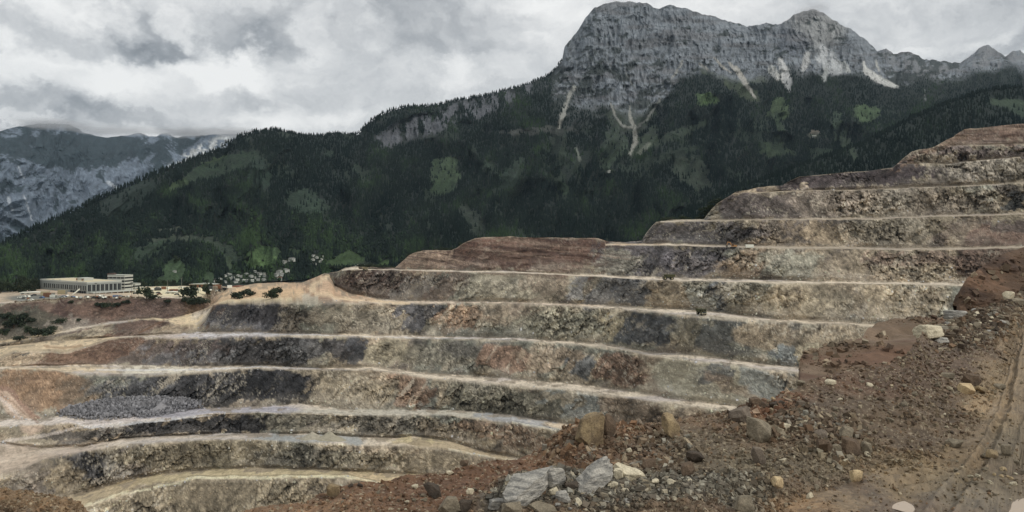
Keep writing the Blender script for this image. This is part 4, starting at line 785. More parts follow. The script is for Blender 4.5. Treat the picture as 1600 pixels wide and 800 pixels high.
# red earth ledge beyond the bank
XL = np.linspace(1236, 1560, 240); AY = [(1236,600),(1243,590),(1247,571),(1252,558),(1262,548),(1290,540),(1324,531),(1345,528),(1361,519),(1391,508),(1405,503),(1415,500),(1425,503),(1440,501),(1460,499),(1480,490),(1500,482),(1560,470)]
ay = pl(AY, XL) + .8 * fbm(XL / 12, 0 * XL, 0 * XL, 3, 651); zA = -8 + 0 * XL; dA = 8 * F / (ay - YH)
drop = 1 - sm(1238, 1249, XL); zA2 = zA - drop * 10
f_y = np.maximum(640, ay + 30); fd_ = 8 * F / (f_y - YH)
led = Grid(XL, [(YH + 40 * F / (dA + 14), dA + 14), (YH - (zA2 - 4) * F / (dA + 2.), dA + 2.), (YH - zA2 * F / dA, dA), (YH - zA2 * F / fd_, fd_), (YH - (zA2 - 8) * F / (fd_ - 3), fd_ - 3)], [5, 8, 90, 6])
lx, ly, lz = led.P[..., 0], led.P[..., 1], led.P[..., 2]
led.P[..., 2] += np.where(led.seg == 2, .55 * fbm(lx / 7, ly / 7, 0 * lx, 4, 655) * sm(0, .1, led.t) + .22 * fbm(lx / 1.8, ly / 1.8, 0 * lx, 4, 657) + .5 * blob(led.px, led.py, 1400, 512, 70, 8, -8, .8), 0) + np.where(led.seg == 1, .4 * fbm(lx / 3, ly / 3, lz / 3, 3, 659), 0)
lc = np.zeros(lx.shape + (3,)) + gc(96, 80, 68); lc = mixc(lc, gc(112, 95, 84), sm(0, .4, fbm(lx / 9, ly / 5, 0 * lx, 4, 661))); lc = mixc(lc, gc(82, 60, 52), sm(.0, .4, fbm(lx / 14, ly / 3, 0 * lx + 3, 4, 665)) * .8); lc = mixc(lc, gc(100, 74, 62), blob(led.px, led.py, 1400, 560, 120, 14, 0, .8) * .7)
lc = lc * (1 + .2 * fbm(lx / .6, ly / .6, lz, 3, 667))[..., None]
mat_led = ground_mat('red_spoil_earth', [(.8, .5), (5., .4)], contrast=.35, bump=.5, bumpdist=.25)
led.colf = np.clip(lc, .02, .7); led.build('red_earth_ledge', mat_led, led.colf); tag(led.obj, kind='structure')
# big brown heap
XH = np.concatenate([np.linspace(1488, 1610, 120), np.linspace(1614, 2200, 50)])
HY = [(1488,476),(1493,462),(1496,459),(1501,450),(1510,436),(1522,426),(1537,415),(1550,407),(1562,400),(1575,394),(1590,389),(1605,385),(1700,360),(2200,330)]
hy = pl(HY, XH) + 1.0 * fbm(XH / 6, 0 * XH, 0 * XH, 3, 671); hb = 492 + 0 * XH; hd = 78 + 14 * sm(1488, 1620, XH); hbd = 76 - 4 * sm(1488, 1620, XH)
hzc = -(hy - YH) * hd / F
heap = Grid(XH, [(YH - (hzc - 16) * F / (hd + 26), hd + 26), (hy, hd), (hb, hbd)], [12, 80])
qx_, qy_, qz_ = heap.P[..., 0], heap.P[..., 1], heap.P[..., 2]; bb = np.where(heap.seg == 1, sm(0, .1, heap.t), .4)
heap.P[..., 1] -= bb * (1.5 * ridge(qx_ / 5, qy_ / 9, qz_ / 4, 4, 675) + .4 * fbm(qx_ / .8, qy_ / 1, qz_ / .8, 3, 677))
hc = np.zeros(qx_.shape + (3,)) + gc(80, 62, 51); hc = mixc(hc, gc(60, 46, 40), sm(0, .4, fbm(qx_ / 3, qy_ / 5, qz_ / 3, 4, 681))); hc = mixc(hc, gc(100, 76, 62), sm(.1, .5, fbm(qx_ / 4, qy_ / 5, qz_ / 4 + 7, 4, 685)))
hc = hc * (1 + .35 * fbm(qx_ / .5, qy_ / .8, qz_ / .5, 3, 687))[..., None]
heap.colf = np.clip(hc, .02, .6); heap.build('spoil_heap', mat_led, heap.colf); tag(heap.obj, kind='structure')
# puddles
mw, t_, b_ = new_mat('muddy_water'); b_.inputs['Base Color'].default_value = (*gc(150, 130, 112), 1); b_.inputs['Roughness'].default_value = .04; b_.inputs['Specular IOR Level'].default_value = .5
for k_, (px_, py_, rx_, ry_) in enumerate([(1412,785,19,11),(1604,790,30,25)]):
    inn = ((PX - px_) / rx_) ** 2 + ((PY - py_) / ry_) ** 2
    zz = np.percentile(fg.P[..., 2][inn < 1.], 70) if (inn < .7).any() else -4.65
    d_ = zz * F / (YH - py_); c0 = Vector(((px_ - 800) / F * d_, d_, zz)); pts = []
    for q in range(40):
        a_ = q / 40 * 6.283; rr_ = 1.1 + .30 * float(fbm(np.array([math.cos(a_) * 1.3]), np.array([math.sin(a_) * 1.3]), np.array([k_ * 4.]), 3, 691)[0])
        pts.append((rx_ * 1.5 * rr_ * math.cos(a_) * d_ / F, ry_ * 1.5 * rr_ * math.sin(a_) * d_ * d_ / F / 4.5, 0))
    me = raw_mesh('puddle', [(0, 0, 0)] + pts, [[0, 1 + q, 1 + (q + 1) % 40] for q in range(40)], [mw]); o = link(bpy.data.objects.new('puddle', me)); o.location = (c0.x, c0.y, c0.z + .004); tag(o, kind='structure')

# ------------------------------------------------------------------ stones
def ico(sub):
    b = bmesh.new(); bmesh.ops.create_icosphere(b, subdivisions=sub, radius=1.0); b.verts.ensure_lookup_table()
    V = np.array([v.co[:] for v in b.verts]); Fc = np.array([[v.index for v in f.verts] for f in b.faces]); b.free(); return V, Fc
ICO = {k: ico(k) for k in (1, 2, 3, 4, 5)}
def rock_verts(sub, seed, nplanes=14, rough=.04, layers=0.):
    r = np.random.default_rng(seed); V, Fc = ICO[sub]
    n = r.normal(size=(nplanes, 3)); n /= np.linalg.norm(n, axis=1)[:, None]; h = r.uniform(.55, .95, nplanes)
    n = np.vstack([n, [[1,0,0],[-1,0,0],[0,1,0],[0,-1,0],[0,0,1],[0,0,-1]] + r.normal(0, .18, (6, 3))]); n /= np.linalg.norm(n, axis=1)[:, None]; h = np.concatenate([h, r.uniform(.62, .85, 6)])
    dt = V @ n.T; rad = np.min(np.where(dt > .05, h[None] / np.maximum(dt, .05), 9), axis=1)
    P = V * np.minimum(rad, 1.25)[:, None]
    if sub > 2:
        o = seed * 1.37; nn = fbm(P[:, 0] * 2.2 + o, P[:, 1] * 2.2, P[:, 2] * 2.2, 4, 700); r2_ = ridge(P[:, 0] * 5 + o, P[:, 1] * 5, P[:, 2] * 5, 3, 705)
        P = P * (1 + rough * 1.6 * nn - rough * .5 * r2_)[:, None]
        if layers: P[:, :2] *= (1 + layers * .05 * np.sign(np.sin(P[:, 2] * 14 + 2 * nn)))[:, None]
    return P, Fc
def rock_mat(name, c, c2, streak=False):
    m, t, b = new_mat(name); co = nd(t, 'ShaderNodeTexCoord'); v = co.outputs['Object']
    if streak:
        mp = nd(t, 'ShaderNodeMapping'); mp.inputs['Scale'].default_value = (1, 1, 5); mp.inputs['Rotation'].default_value = (R(25), R(20), 0); t.links.new(v, mp.inputs[0]); v = mp.outputs[0]
    a = nd(t, 'ShaderNodeTexNoise', ins={'Scale': 3.5, 'Detail': 8.0, 'Roughness': .65}); t.links.new(v, a.inputs['Vector'])
    f = nd(t, 'ShaderNodeTexNoise', ins={'Scale': 30., 'Detail': 5.0, 'Roughness': .7}); t.links.new(co.outputs['Object'], f.inputs['Vector'])
    mx = nd(t, 'ShaderNodeMix', data_type='RGBA'); mx.inputs[6].default_value = (*c, 1); mx.inputs[7].default_value = (*c2, 1); t.links.new(maprange(t, a.outputs['Fac'], .38, .62, 0, 1), mx.inputs[0])
    t.links.new(mulcol(t, mx.outputs[2], maprange(t, f.outputs['Fac'], .3, .7, .6, 1.4)), b.inputs['Base Color'])
    h = math_(t, 'MULTIPLY_ADD', f.outputs['Fac'], .35, a.outputs['Fac'])
    bp = nd(t, 'ShaderNodeBump', ins={'Strength': .8, 'Distance': .05}); t.links.new(h, bp.inputs['Height']); t.links.new(bp.outputs[0], b.inputs['Normal']); b.inputs['Roughness'].default_value = .85
    return m
RM = {'grey': rock_mat('grey_limestone', gc(100, 99, 98) * np.array([1, .995, 1.06]), gc(158, 154, 148) * np.array([1, .995, 1.06]), True), 'brown': rock_mat('brown_rock', gc(94, 78, 66), gc(74, 62, 54)), 'pale': rock_mat('pale_rock', gc(186, 176, 160), gc(156, 146, 130)), 'ochre': rock_mat('ochre_rock', gc(176, 156, 126), gc(146, 124, 98)), 'purple': rock_mat('purple_grey_rock', gc(108, 97, 90), gc(88, 78, 72)), 'dark': rock_mat('dark_rock', gc(74, 64, 58), gc(56, 50, 46)), 'tan': rock_mat('tan_crusted_rock', gc(136, 118, 92), gc(96, 82, 68)), 'mid': rock_mat('grey_brown_rock', gc(120, 110, 98), gc(94, 86, 76))}
GB = 'boulders on the spoil bank'
def boulder(px_, pyb, w, h, mat, label, seed, yaw=0., tilt=0., dep=1., sub=4, grid=None, sink=.12, name='boulder', lay=0., cat='boulder', grp=GB, roll=0., npl=7):
    p, _, _ = (grid or fg).hit(px_, pyb); d_ = p.y; W, H = w * d_ / F, h * d_ / F
    P, Fc = rock_verts(sub, seed, npl, .05 if w > 25 else .03, lay)
    mn, mx = P.min(0), P.max(0); P = (P - (mn + mx) / 2) / (mx - mn)
    M = np.array(Euler((R(tilt), R(roll), R(yaw))).to_matrix()); P = P * np.array([1, dep, 1.])
    slab = abs(roll) >= 20
    if slab: P = P * np.array([1.25, 1, .50])
    P = P @ M.T; mn, mx = P.min(0), P.max(0); sc_ = np.array([W / (mx[0] - mn[0]), W * dep / (mx[1] - mn[1]), H * (1 + sink) / (mx[2] - mn[2])])
    if slab: sc_[:] = (sc_[0] + sc_[2]) / 2
    P = (P - (mn + mx) / 2) * sc_
    P[:, 2] -= P[:, 2].min() + H * sink
    me = raw_mesh(name, P, Fc, [RM[mat]], False); o = link(bpy.data.objects.new(name, me)); o.location = (p.x, p.y + W * dep * .3, p.z); tag(o, label, cat, grp); return o
BL = [(826,785,72,50,'grey','large grey limestone slab lying tilted at the left end of the pale rock pile',1,20,10,.8,1,-22),
 (866,765,38,34,'grey','angular grey boulder resting behind the large slab in the pale rock pile',2,40,0,.8,0,10),
 (866,776,17,15,'pale','small white stone wedged between the large slab and the leaning slab',3,0,0,.9,0,0),
 (928,768,64,50,'grey','tall blue-grey slab leaning up to the right in the middle of the pale rock pile',4,15,0,.55,1,-32),
 (985,752,40,32,'pale','pale whitish boulder right of the tall leaning slab',5,30,10,.8,0,20),
 (967,750,18,18,'pale','low white stone touching the left of the pale whitish boulder',6,0,0,.9,0,0),
 (922,694,46,48,'tan','big tan crusted boulder standing on the crest of the brown bank',7,10,0,.8,0,0),
 (950,681,28,34,'brown','brown boulder leaning on the right side of the big tan crusted one',8,30,0,.8,0,15),
 (1049,684,30,38,'tan','upright tan boulder standing alone on the bank against the grey talus',9,30,0,.8,0,8),
 (1160,663,34,27,'purple','purple-grey boulder with a rusty top on the crest of the bank',10,10,0,.8,1,-6),
 (1190,692,40,38,'mid','large grey-brown boulder just below the purple-grey one on the bank',11,-20,0,.8,1,8),
 (1186,724,22,26,'purple','dull stone half sunk in gravel below the large grey-brown boulder',12,0,0,.8,0,0),
 (1456,530,46,22,'pale','long flat whitish slab at the foot of the rubble beside the red ledge',13,10,0,.7,1,-4),
 (1470,536,24,9,'grey','thin blue-grey slab tucked under the long whitish slab',14,0,0,.8,1,6),
 (1577,468,18,14,'pale','white block standing on the rubble crest at the foot of the brown heap',15,20,0,.8,0,0),
 (1592,478,26,12,'mid','grey flat boulder in the rubble crest at the right edge',16,0,0,.8,0,-8),
 (1495,496,34,14,'grey','pale grey slab pointing out of the rubble crest above the red ledge',17,-20,0,.6,1,10),
 (1492,518,17,9,'mid','small light boulder in the rubble right of the long whitish slab',18,0,0,.8,0,0),
 (1513,616,24,16,'ochre','larger of two ochre boulders lying side by side near the mud road',19,0,0,.8,0,0),
 (1533,615,17,17,'tan','tan boulder with a pale top touching the larger ochre one',20,20,0,.8,0,20),
 (1521,602,28,18,'brown','dull brown rock behind the two ochre boulders',21,0,0,.8,0,0),
 (1563,608,18,8,'mid','flat pale stone right of the ochre boulders by the mud road',22,0,0,.8,0,0),
 (1482,592,22,9,'mid','thin flat slab lying on the brown slope above the ochre boulders',23,-10,0,.7,1,10),
 (1299,602,16,9,'pale','whitish stone on the crest of the bank above the dark slope',24,0,0,.8,0,0),
 (1356,708,18,18,'mid','round grey boulder at the right end of the heaped brown rocks',25,0,0,.9,0,0),
 (1332,711,32,26,'brown','large brown rock in the middle of the heap of brown rocks',26,20,0,.8,0,14),
 (1292,712,30,26,'brown','reddish brown rock leaning left in the heap of brown rocks',27,50,0,.7,0,30),
 (1325,687,26,20,'mid','grey-brown rock topmost in the heap of brown rocks',28,10,0,.8,0,10),
 (1283,712,12,13,'pale','pale stone at the left end of the heap of brown rocks',29,0,0,.9,0,0),
 (1329,722,12,11,'mid','small round grey stone at the foot of the heap of brown rocks',30,0,0,.9,0,0),
 (1308,706,16,12,'mid','small flat stone between the two largest rocks of the brown heap',31,0,0,.9,0,0),
 (1285,686,20,13,'purple','dull reddish rock at the upper left of the heap of brown rocks',32,0,0,.9,0,0),
 (1340,753,18,19,'ochre','yellow-tan boulder alone on the mud near the crawler prints',33,0,0,.8,0,0),
 (1216,765,20,20,'ochre','yellowish white crumbly boulder on the gravel flat',34,20,0,.8,0,12),
 (1266,779,12,9,'pale','squared white stone beside the small wet hollow',35,20,0,.8,0,0),
 (1277,768,7,11,'mid','upright narrow stone behind the squared white one',36,0,0,.8,0,0),
 (1553,716,18,12,'tan','light tan boulder on the stony edge of the mud road',37,0,0,.8,0,0),
 (1573,712,16,17,'mid','grey boulder right of the light tan one on the road edge',38,0,0,.8,0,0),
 (1494,700,24,13,'mid','low grey rock half buried where the slope meets the road',39,0,0,.8,0,10),
 (1088,724,30,17,'dark','dark slab jutting from the gravel in the middle of the bank',40,-15,0,.7,0,-12),
 (1076,746,24,22,'brown','brown boulder below the dark jutting slab',41,0,0,.8,0,0),
 (1014,734,24,16,'brown','pointed brown rock right of the pale whitish boulder',42,30,0,.8,0,-10),
 (1164,803,30,26,'mid','grey boulder cut by the lower edge beside the wet orange mud',43,0,0,.8,0,0),
 (675,777,28,22,'dark','dark brown boulder leaning down to the right on the brown slope',44,-40,0,.6,0,30),
 (702,804,38,26,'mid','broad grey-brown boulder at the lower edge left of the pale rock pile',45,0,0,.8,0,0),
 (725,800,22,18,'dark','dark brown rock touching the broad boulder at the lower edge',46,0,0,.8,0,0),
 (520,779,22,22,'tan','tan boulder on the low left crest of the brown bank',47,0,0,.8,0,0),
 (734,773,13,9,'pale','pale oblong stone on the brown slope left of the pale rock pile',48,0,0,.8,0,15),
 (703,742,12,6,'pale','small whitish stone on the crest of the brown slope',49,0,0,.8,0,0),
 (725,727,14,9,'brown','dark little rock on the crest where the lit road disappears',50,0,0,.8,0,0),
 (777,795,30,14,'grey','flat grey slab at the lower left of the pale rock pile',51,0,0,.8,1,0),
 (800,805,34,18,'mid','grey rock under the large tilted slab at the lower edge',52,0,0,.8,1,0),
 (850,805,50,14,'mid','long grey slab at the lower edge under the pale rock pile',53,0,0,.7,1,0),
 (880,785,24,16,'grey','grey stone right of the small white stone in the pale rock pile',54,0,0,.8,0,0),
 (903,791,14,12,'pale','white stone in front of the tall leaning slab',55,0,0,.8,0,0),
 (957,764,18,11,'pale','flat white stone in front of the low white stone of the pile',56,0,0,.8,0,0),
 (976,772,16,9,'pale','small light slab in the grey tailings below the pale whitish boulder',57,0,0,.8,0,0),
 (983,708,9,8,'pale','single round white stone on the brown gravel above the pile',58,0,0,.9,0,0),
 (1025,757,15,8,'pale','first of two white stones lying right of the pale whitish boulder',59,0,0,.9,0,0),
 (1050,759,14,10,'pale','second of two white stones lying right of the pale whitish boulder',60,0,0,.9,0,0),
 (1230,670,14,8,'pale','white flat stone on the slope right of the purple-grey boulder',61,0,0,.9,0,0),
 (1252,598,14,8,'mid','small stone on the bank crest beside the red ledge',62,0,0,.9,0,0),
 (1146,655,14,12,'dark','dark stone against the left side of the purple-grey boulder',63,0,0,.9,0,0),
 (1186,638,28,16,'brown','brown lump on the highest point of the middle bank crest',64,0,0,.9,0,0),
 (1216,636,14,16,'dark','dark upright rock on the crest beside the brown lump',65,0,0,.8,0,-20),
 (893,766,22,12,'dark','dark stone in the gap between the slabs of the pale rock pile',66,0,0,.9,0,0)]
for (a, b_, w_, h_, mt_, lb, sd, yw, tl, dp, ly_, rl) in BL:
    boulder(a, b_, w_, h_, mt_, lb, sd, yw, tl, dp, 5 if w_ > 40 else 4 if w_ > 20 else 3, lay=.25 * ly_, roll=rl, npl=6 if mt_ in ('grey', 'pale') else 10)
# countable loose stones
lib = {m_: [] for m_ in ('pale', 'mid', 'grey', 'brown', 'dark', 'ochre')}
for m_ in lib:
    for k_ in range(3):
        P, Fc = rock_verts(2, 900 + k_ + 7 * len(m_), 9); mn, mx = P.min(0), P.max(0); P = (P - (mn + mx) / 2) / (mx - mn); lib[m_].append(raw_mesh('loose_stone', P, Fc, [RM[m_]]))
ZN = [ # cx, cy, rx, ry, count, colours, place
 (850,782,90,18,34,('grey','mid','pale','grey'),'angular stone lying loose among the slabs of the pale rock pile'),
 (1010,770,110,24,30,('pale','mid','grey','mid'),'stone lying loose on the grey tailings right of the pale rock pile'),
 (960,700,90,30,34,('brown','mid','brown','dark'),'fist to head sized stone on the brown gravel around the tan boulders'),
 (1320,704,44,22,34,('mid','brown','mid','pale'),'small stone lying between the rocks of the brown heap'),
 (1220,690,70,40,34,('mid','brown','pale','mid'),'loose stone on the gravel slope below the middle crest'),
 (1510,505,60,26,44,('mid','grey','pale','dark'),'slab fragment in the rubble crest under the brown heap'),
 (1400,640,110,50,22,('mid','brown','pale','mid'),'stray stone on the dark brown slope above the mud road'),
 (1540,740,60,40,22,('mid','pale','mid','ochre'),'loose stone on the stony right edge of the mud road'),
 (640,775,150,22,20,('brown','mid','pale','dark'),'stray stone on the brown slope left of the pale rock pile'),
 (1210,630,40,14,14,('brown','mid','dark','ochre'),'reddish stone on the rusty part of the bank crest')]
for (cx, cy, rx, ry, n_, cols_, plc) in ZN:
    for q in range(n_):
        a_ = rng.uniform(0, 6.28); rr_ = math.sqrt(rng.random()); px_, py_ = cx + rx * rr_ * math.cos(a_), cy + ry * rr_ * math.sin(a_)
        m_ = cols_[int(rng.integers(4))]; me = lib[m_][int(rng.integers(3))]; p, _, _ = fg.hit(px_, min(py_, 812))
        s_ = rng.uniform(5, 12) * p.y / F; o = link(bpy.data.objects.new('loose_stone', me)); o.location = (p.x, p.y, p.z + s_ * .15); o.scale = (s_, s_ * rng.uniform(.6, 1), s_ * rng.uniform(.45, .8)); o.rotation_euler = tuple(rng.uniform(-.5, .5, 2)) + (rng.uniform(0, 6.28),)
        wd = {'pale': 'whitish', 'mid': 'grey-brown', 'grey': 'blue-grey', 'brown': 'brown', 'dark': 'dark', 'ochre': 'yellowish'}[m_]
        tag(o, wd + ' ' + plc, 'stone', wd + ' stones: ' + plc)
# gravel
_r = np.random.default_rng(77); _c = np.array([(a, b, c) for c in (-.5, .5) for b in (-.5, .5) for a in (-.5, .5)])
CUBE = (_c, np.array([[0,2,1],[1,2,3],[4,5,6],[5,7,6],[0,1,4],[1,5,4],[2,6,3],[3,6,7],[0,4,2],[2,4,6],[1,3,5],[3,7,5]]))
CUBE_S = np.array([(_c + _r.uniform(-.22, .22, _c.shape)) * .72 for q in range(24)])
def gravel(name, g, n, dens, smin, smax, seed, palette):
    global rng
    P0, i_, j_ = grid_points(g, dens, n); V, Fc = ICO[1]; V = V * .5
    # every piece: ico stone squashed by its own planes
    V, Fc = CUBE; k = 24; shapes = CUBE_S
    s_ = smin * (smax / smin) ** (rng.random(n) ** 2.6); 
    s_ = s_ * np.clip(P0[:, 1] / 16, .8, 2.0)
    A = rng.uniform(0, 6.283, (n, 3)); ca, sa = np.cos(A), np.sin(A)
    Q = shapes[rng.integers(0, k, n)] * (s_[:, None] * rng.uniform(.45, 1.15, (n, 3)))[:, None, :] 
    def rot(Q, a, b, c, s): 
        u = Q[..., a] * c[:, None] - Q[..., b] * s[:, None]; w = Q[..., a] * s[:, None] + Q[..., b] * c[:, None]; Q = Q.copy(); Q[..., a] = u; Q[..., b] = w; return Q
    Q = rot(Q, 0, 1, ca[:, 0], sa[:, 0]); Q = rot(Q, 1, 2, ca[:, 1], sa[:, 1]); Q = rot(Q, 0, 1, ca[:, 2], sa[:, 2])
    Q = Q + P0[:, None, :]; Q[..., 2] += s_[:, None] * .12
    nv = V.shape[0]; FF = (Fc[None] + (np.arange(n) * nv)[:, None, None]).reshape(-1, 3)
    me = raw_mesh(name, Q.reshape(-1, 3), FF, [mat_gravel]); base = g.colf[i_, j_]
    pal = np.array([gc(*c) for c in palette])[rng.integers(0, len(palette), n)]
    f_ = rng.random(n)[:, None] ** 1.2 * .75; cc = (base * (1 - f_) + pal * f_) * rng.uniform(.6, 1.35, (n, 1))
    set_col(me, np.repeat(np.clip(cc, .02, .6), nv, 0)); o = link(bpy.data.objects.new(name, me)); tag(o, kind='stuff'); return o
mat_gravel = ground_mat('gravel_pieces', [(14., .5), (50., .5)], contrast=.3, bump=.4, bumpdist=.02)
fg.colf = np.clip(fcx, .02, .6)
dn = (fg.seg >= 2) * (fg.seg <= 3) * (1 - .80 * onroad) * (.35 + .9 * sm(-.3, .3, wv1 + .6 * blob(PX, PY, 980, 780, 200, 50) + .5 * blob(PX, PY, 1520, 505, 80, 30))) * (1 - .7 * blob(PX, PY, 1412, 786, 24, 12)) * (1 - .9 * blob(PX, PY, 1604, 792, 40, 30))
PAL = [(120,108,94),(96,84,74),(140,128,112),(84,70,60),(112,88,70),(150,140,126),(76,68,64)]
gravel('gravel', fg, 46000, dn, .016, .10, 40, PAL)
dn2 = (fg.seg == 2) * np.clip(blob(PX, PY, 1545, 500, 80, 34, -25) + .9 * blob(PX, PY, 1300, 690, 60, 40) + .8 * blob(PX, PY, 900, 785, 120, 30) + .6 * blob(PX, PY, 960, 700, 120, 40) + .7 * blob(PX, PY, 1200, 650, 70, 40), 0, 1)
dn3 = (fg.seg >= 2) * (fg.seg <= 3) * np.clip(blob(PX, PY, 1000, 785, 170, 30, 0, .8) + blob(PX, PY, 850, 792, 90, 16, 0, .6) + .6 * blob(PX, PY, 1140, 770, 60, 24, 0, .8), 0, 1)
gravel('grey_tailings', fg, 9000, dn3, .025, .17, 60, [(118,114,108),(92,90,88),(150,146,138),(76,74,72),(130,126,118)])
gravel('ledge_stones', led, 2600, (led.seg == 2) * np.clip(.15 + fbm(lx / 4, ly / 4, 0 * lx, 3, 695), 0, 1), .03, .32, 20, PAL)
gravel('heap_stones', heap, 2200, (heap.seg == 1) * 1., .04, .45, 21, PAL[:4])
gravel('coarse_rubble', fg, 6000, dn2, .04, .20, 80, PAL + [(136,134,130)] * 2)
#@@END_FOREGROUND
#@@OBJECTS
# ------------------------------------------------------------------ objects
MT = {'wall': plain('pale_cladding', gc(124, 128, 132), .7), 'wallw': plain('white_render', gc(160, 162, 164), .8), 'roof_tan': plain('gravel_roof', gc(176, 164, 142), .95, noise=.2), 'glass': plain('dark_window_glass', (.02, .024, .03), .15),
      'dark': plain('dark_opening', (.018, .018, .02), .8), 'red': plain('red_brown_panel', gc(78, 62, 60), .7), 'greyroof': plain('grey_sheet_roof', gc(150, 152, 150), .5, noise=.2), 'yellow': plain('weathered_yellow_paint', gc(176, 136, 60), .6),
      'orange': plain('orange_paint', gc(150, 108, 66), .6), 'white': plain('white_paint', gc(200, 200, 198), .45), 'silver': plain('silver_paint', gc(140, 144, 148), .4), 'blue': plain('blue_paint', gc(70, 92, 130), .4), 'darkgrey': plain('dark_grey_paint', gc(60, 62, 64), .5),
      'tyre': plain('black_rubber', (.022, .022, .022), .9), 'rust': plain('rusty_steel', gc(110, 76, 58), .8, noise=.4), 'steel': plain('grey_steel', gc(110, 110, 108), .5), 'tile_red': plain('red_roof_tiles', gc(120, 80, 70), .9), 'tile_grey': plain('grey_roof_tiles', gc(112, 114, 116), .85),
      'bark': plain('bark', gc(70, 58, 48), .95), 'leaf': plain('dark_green_leaves', (.030, .042, .024), .8, noise=.5, scale=.8), 'leaf2': plain('green_leaves', (.045, .062, .034), .8, noise=.5, scale=.8), 'oliv': plain('dark_olive_truck_paint', gc(66, 66, 46), .6, noise=.3), 'hazard': plain('pale_dusty_paint', gc(140, 130, 108), .7)}
class MB:
    def __init__(s): s.b = bmesh.new()
    def box(s, x0, x1, y0, y1, z0, z1, M=None):
        v = [s.b.verts.new(Vector(p) if M is None else M @ Vector(p)) for p in ((x0,y0,z0),(x1,y0,z0),(x1,y1,z0),(x0,y1,z0),(x0,y0,z1),(x1,y0,z1),(x1,y1,z1),(x0,y1,z1))]
        for f in ((0,3,2,1),(4,5,6,7),(0,1,5,4),(1,2,6,5),(2,3,7,6),(3,0,4,7)): s.b.faces.new([v[i] for i in f])
        return s
    def prism(s, prof, y0, y1):     # profile in x,z
        a = [s.b.verts.new((x, y0, z)) for x, z in prof]; c = [s.b.verts.new((x, y1, z)) for x, z in prof]; n = len(prof)
        s.b.faces.new(a); s.b.faces.new(c[::-1])
        for i in range(n): s.b.faces.new([a[i], c[i], c[(i+1) % n], a[(i+1) % n]])
        bmesh.ops.recalc_face_normals(s.b, faces=s.b.faces[:]); return s
    def cyl(s, c, r, w, axis='y', n=16):
        m = bmesh.ops.create_cone(s.b, cap_ends=True, segments=n, radius1=r, radius2=r, depth=w)
        R_ = {'y': Matrix.Rotation(R(90), 4, 'X'), 'x': Matrix.Rotation(R(90), 4, 'Y'), 'z': Matrix.Identity(4)}[axis]
        bmesh.ops.transform(s.b, matrix=Matrix.Translation(c) @ R_, verts=m['verts']); return s
    def mesh(s, name, mat):
        me = bpy.data.meshes.new(name); s.b.to_mesh(me); s.b.free(); me.materials.append(MT[mat] if isinstance(mat, str) else mat); return me
    def obj(s, name, mat, parent=None): return link(bpy.data.objects.new(name, s.mesh(name, mat)), parent)
def empty(name, loc, rz, label, cat, grp=None):
    o = link(bpy.data.objects.new(name, None)); o.location = loc; o.rotation_euler = (0, 0, rz); return tag(o, label, cat, grp)
def copy_tree(o, parent=None):
    c = o.copy(); C.objects.link(c); c.parent = parent
    for ch in o.children: copy_tree(ch, c)
    return c
def put(me, name, parent, loc, rz=0, mat=None):
    o = link(bpy.data.objects.new(name, me), parent); o.location = loc; o.rotation_euler = (0, 0, rz); return o
ZP = -64.0
def at_z(px_, py_, z_=ZP):
    d_ = z_ * F / (YH - py_); return Vector(((px_ - 800) / F * d_, d_, z_))
# --- repair hall
hall = empty('repair_hall', at_z(136, 462), R(-34.2), 'long flat roofed workshop hall with tall dark windows and a tan roof on the plateau', 'workshop hall')
HW, HD, HH = 98., 37., 13.6
MB().box(-HW, 0, 0, HD, -3, HH).obj('wall', 'wall', hall)
MB().box(-HW + .6, -.6, .6, HD - .6, HH + .02, HH + .12).obj('roof', 'roof_tan', hall)
pp = MB()
pp.box(-HW - .1, .1, -.12, .6, HH - .9, HH + .5); pp.box(-HW - .1, .1, HD - .6, HD + .1, HH - .9, HH + .5); pp.box(-.6, .1, .6, HD - .6, HH - .9, HH + .5); pp.box(-HW - .1, -HW + .6, .6, HD - .6, HH - .9, HH + .5); pp.obj('parapet', 'wallw', hall)
wl = MB().box(-1.15, 1.15, -.10, .3, 0, 4.6).mesh('window', 'glass'); fr_ = MB().box(-1.4, 1.4, -.16, .1, -.35, -.05).box(-.12, .12, -.16, .1, -.05, 4.6).mesh('frame', 'steel')
for k_ in range(20):
    xx = -HW + 10 + (k_ // 2) * 9.0 + (k_ % 2) * 4.1
    w_ = put(wl, 'window', hall, (xx, 0, 5.4)); put(fr_, 'frame', w_, (0, 0, 0))
wr_ = MB().box(-.3, .10, -1.5, 1.5, 0, 6.6).mesh('window', 'glass'); fr2 = MB().box(-.1, .18, -1.75, 1.75, -.4, -.05).box(-.1, .16, -.1, .1, -.05, 6.6).mesh('frame', 'steel')
for k_ in range(8):
    w_ = put(wr_, 'window', hall, (0, 2.6 + k_ * 4.55, 4.4)); put(fr2, 'frame', w_, (0, 0, 0))
gt = MB().box(-1.9, 1.9, -.10, .3, 0, 1).mesh('gate', 'dark')
for k_ in range(10):
    g_ = put(gt, 'gate', hall, (-HW + 13 + k_ * 9.0, 0, -.4)); g_.scale = (1., 1., 3.2 if k_ < 6 else 5.0)
for k_ in range(3): g_ = put(gt, 'gate', hall, (-HW + 76 + k_ * 9. - 4.5, 0, -.4)); g_.scale = (1, 1, 4.8)
MB().box(.02, 8.5, 2, HD + 12, 2.6, 3.5).box(.02, .5, HD, HD + 12, -2, 2.6).obj('canopy', 'wallw', hall)
pm = MB().box(7.6, 8.2, -.35, .35, -2, 2.58).mesh('pillar', 'wallw'); pn = MB().box(.02, 5.5, 0, 3.6, -1, 2.3).mesh('loading_bay', 'rust')
for k_ in range(8): put(pm, 'pillar', hall, (0, 2.6 + k_ * 6.4, 0))
for k_ in range(7): put(pn, 'loading_bay', hall, (0, 3.8 + k_ * 6.4, 0))
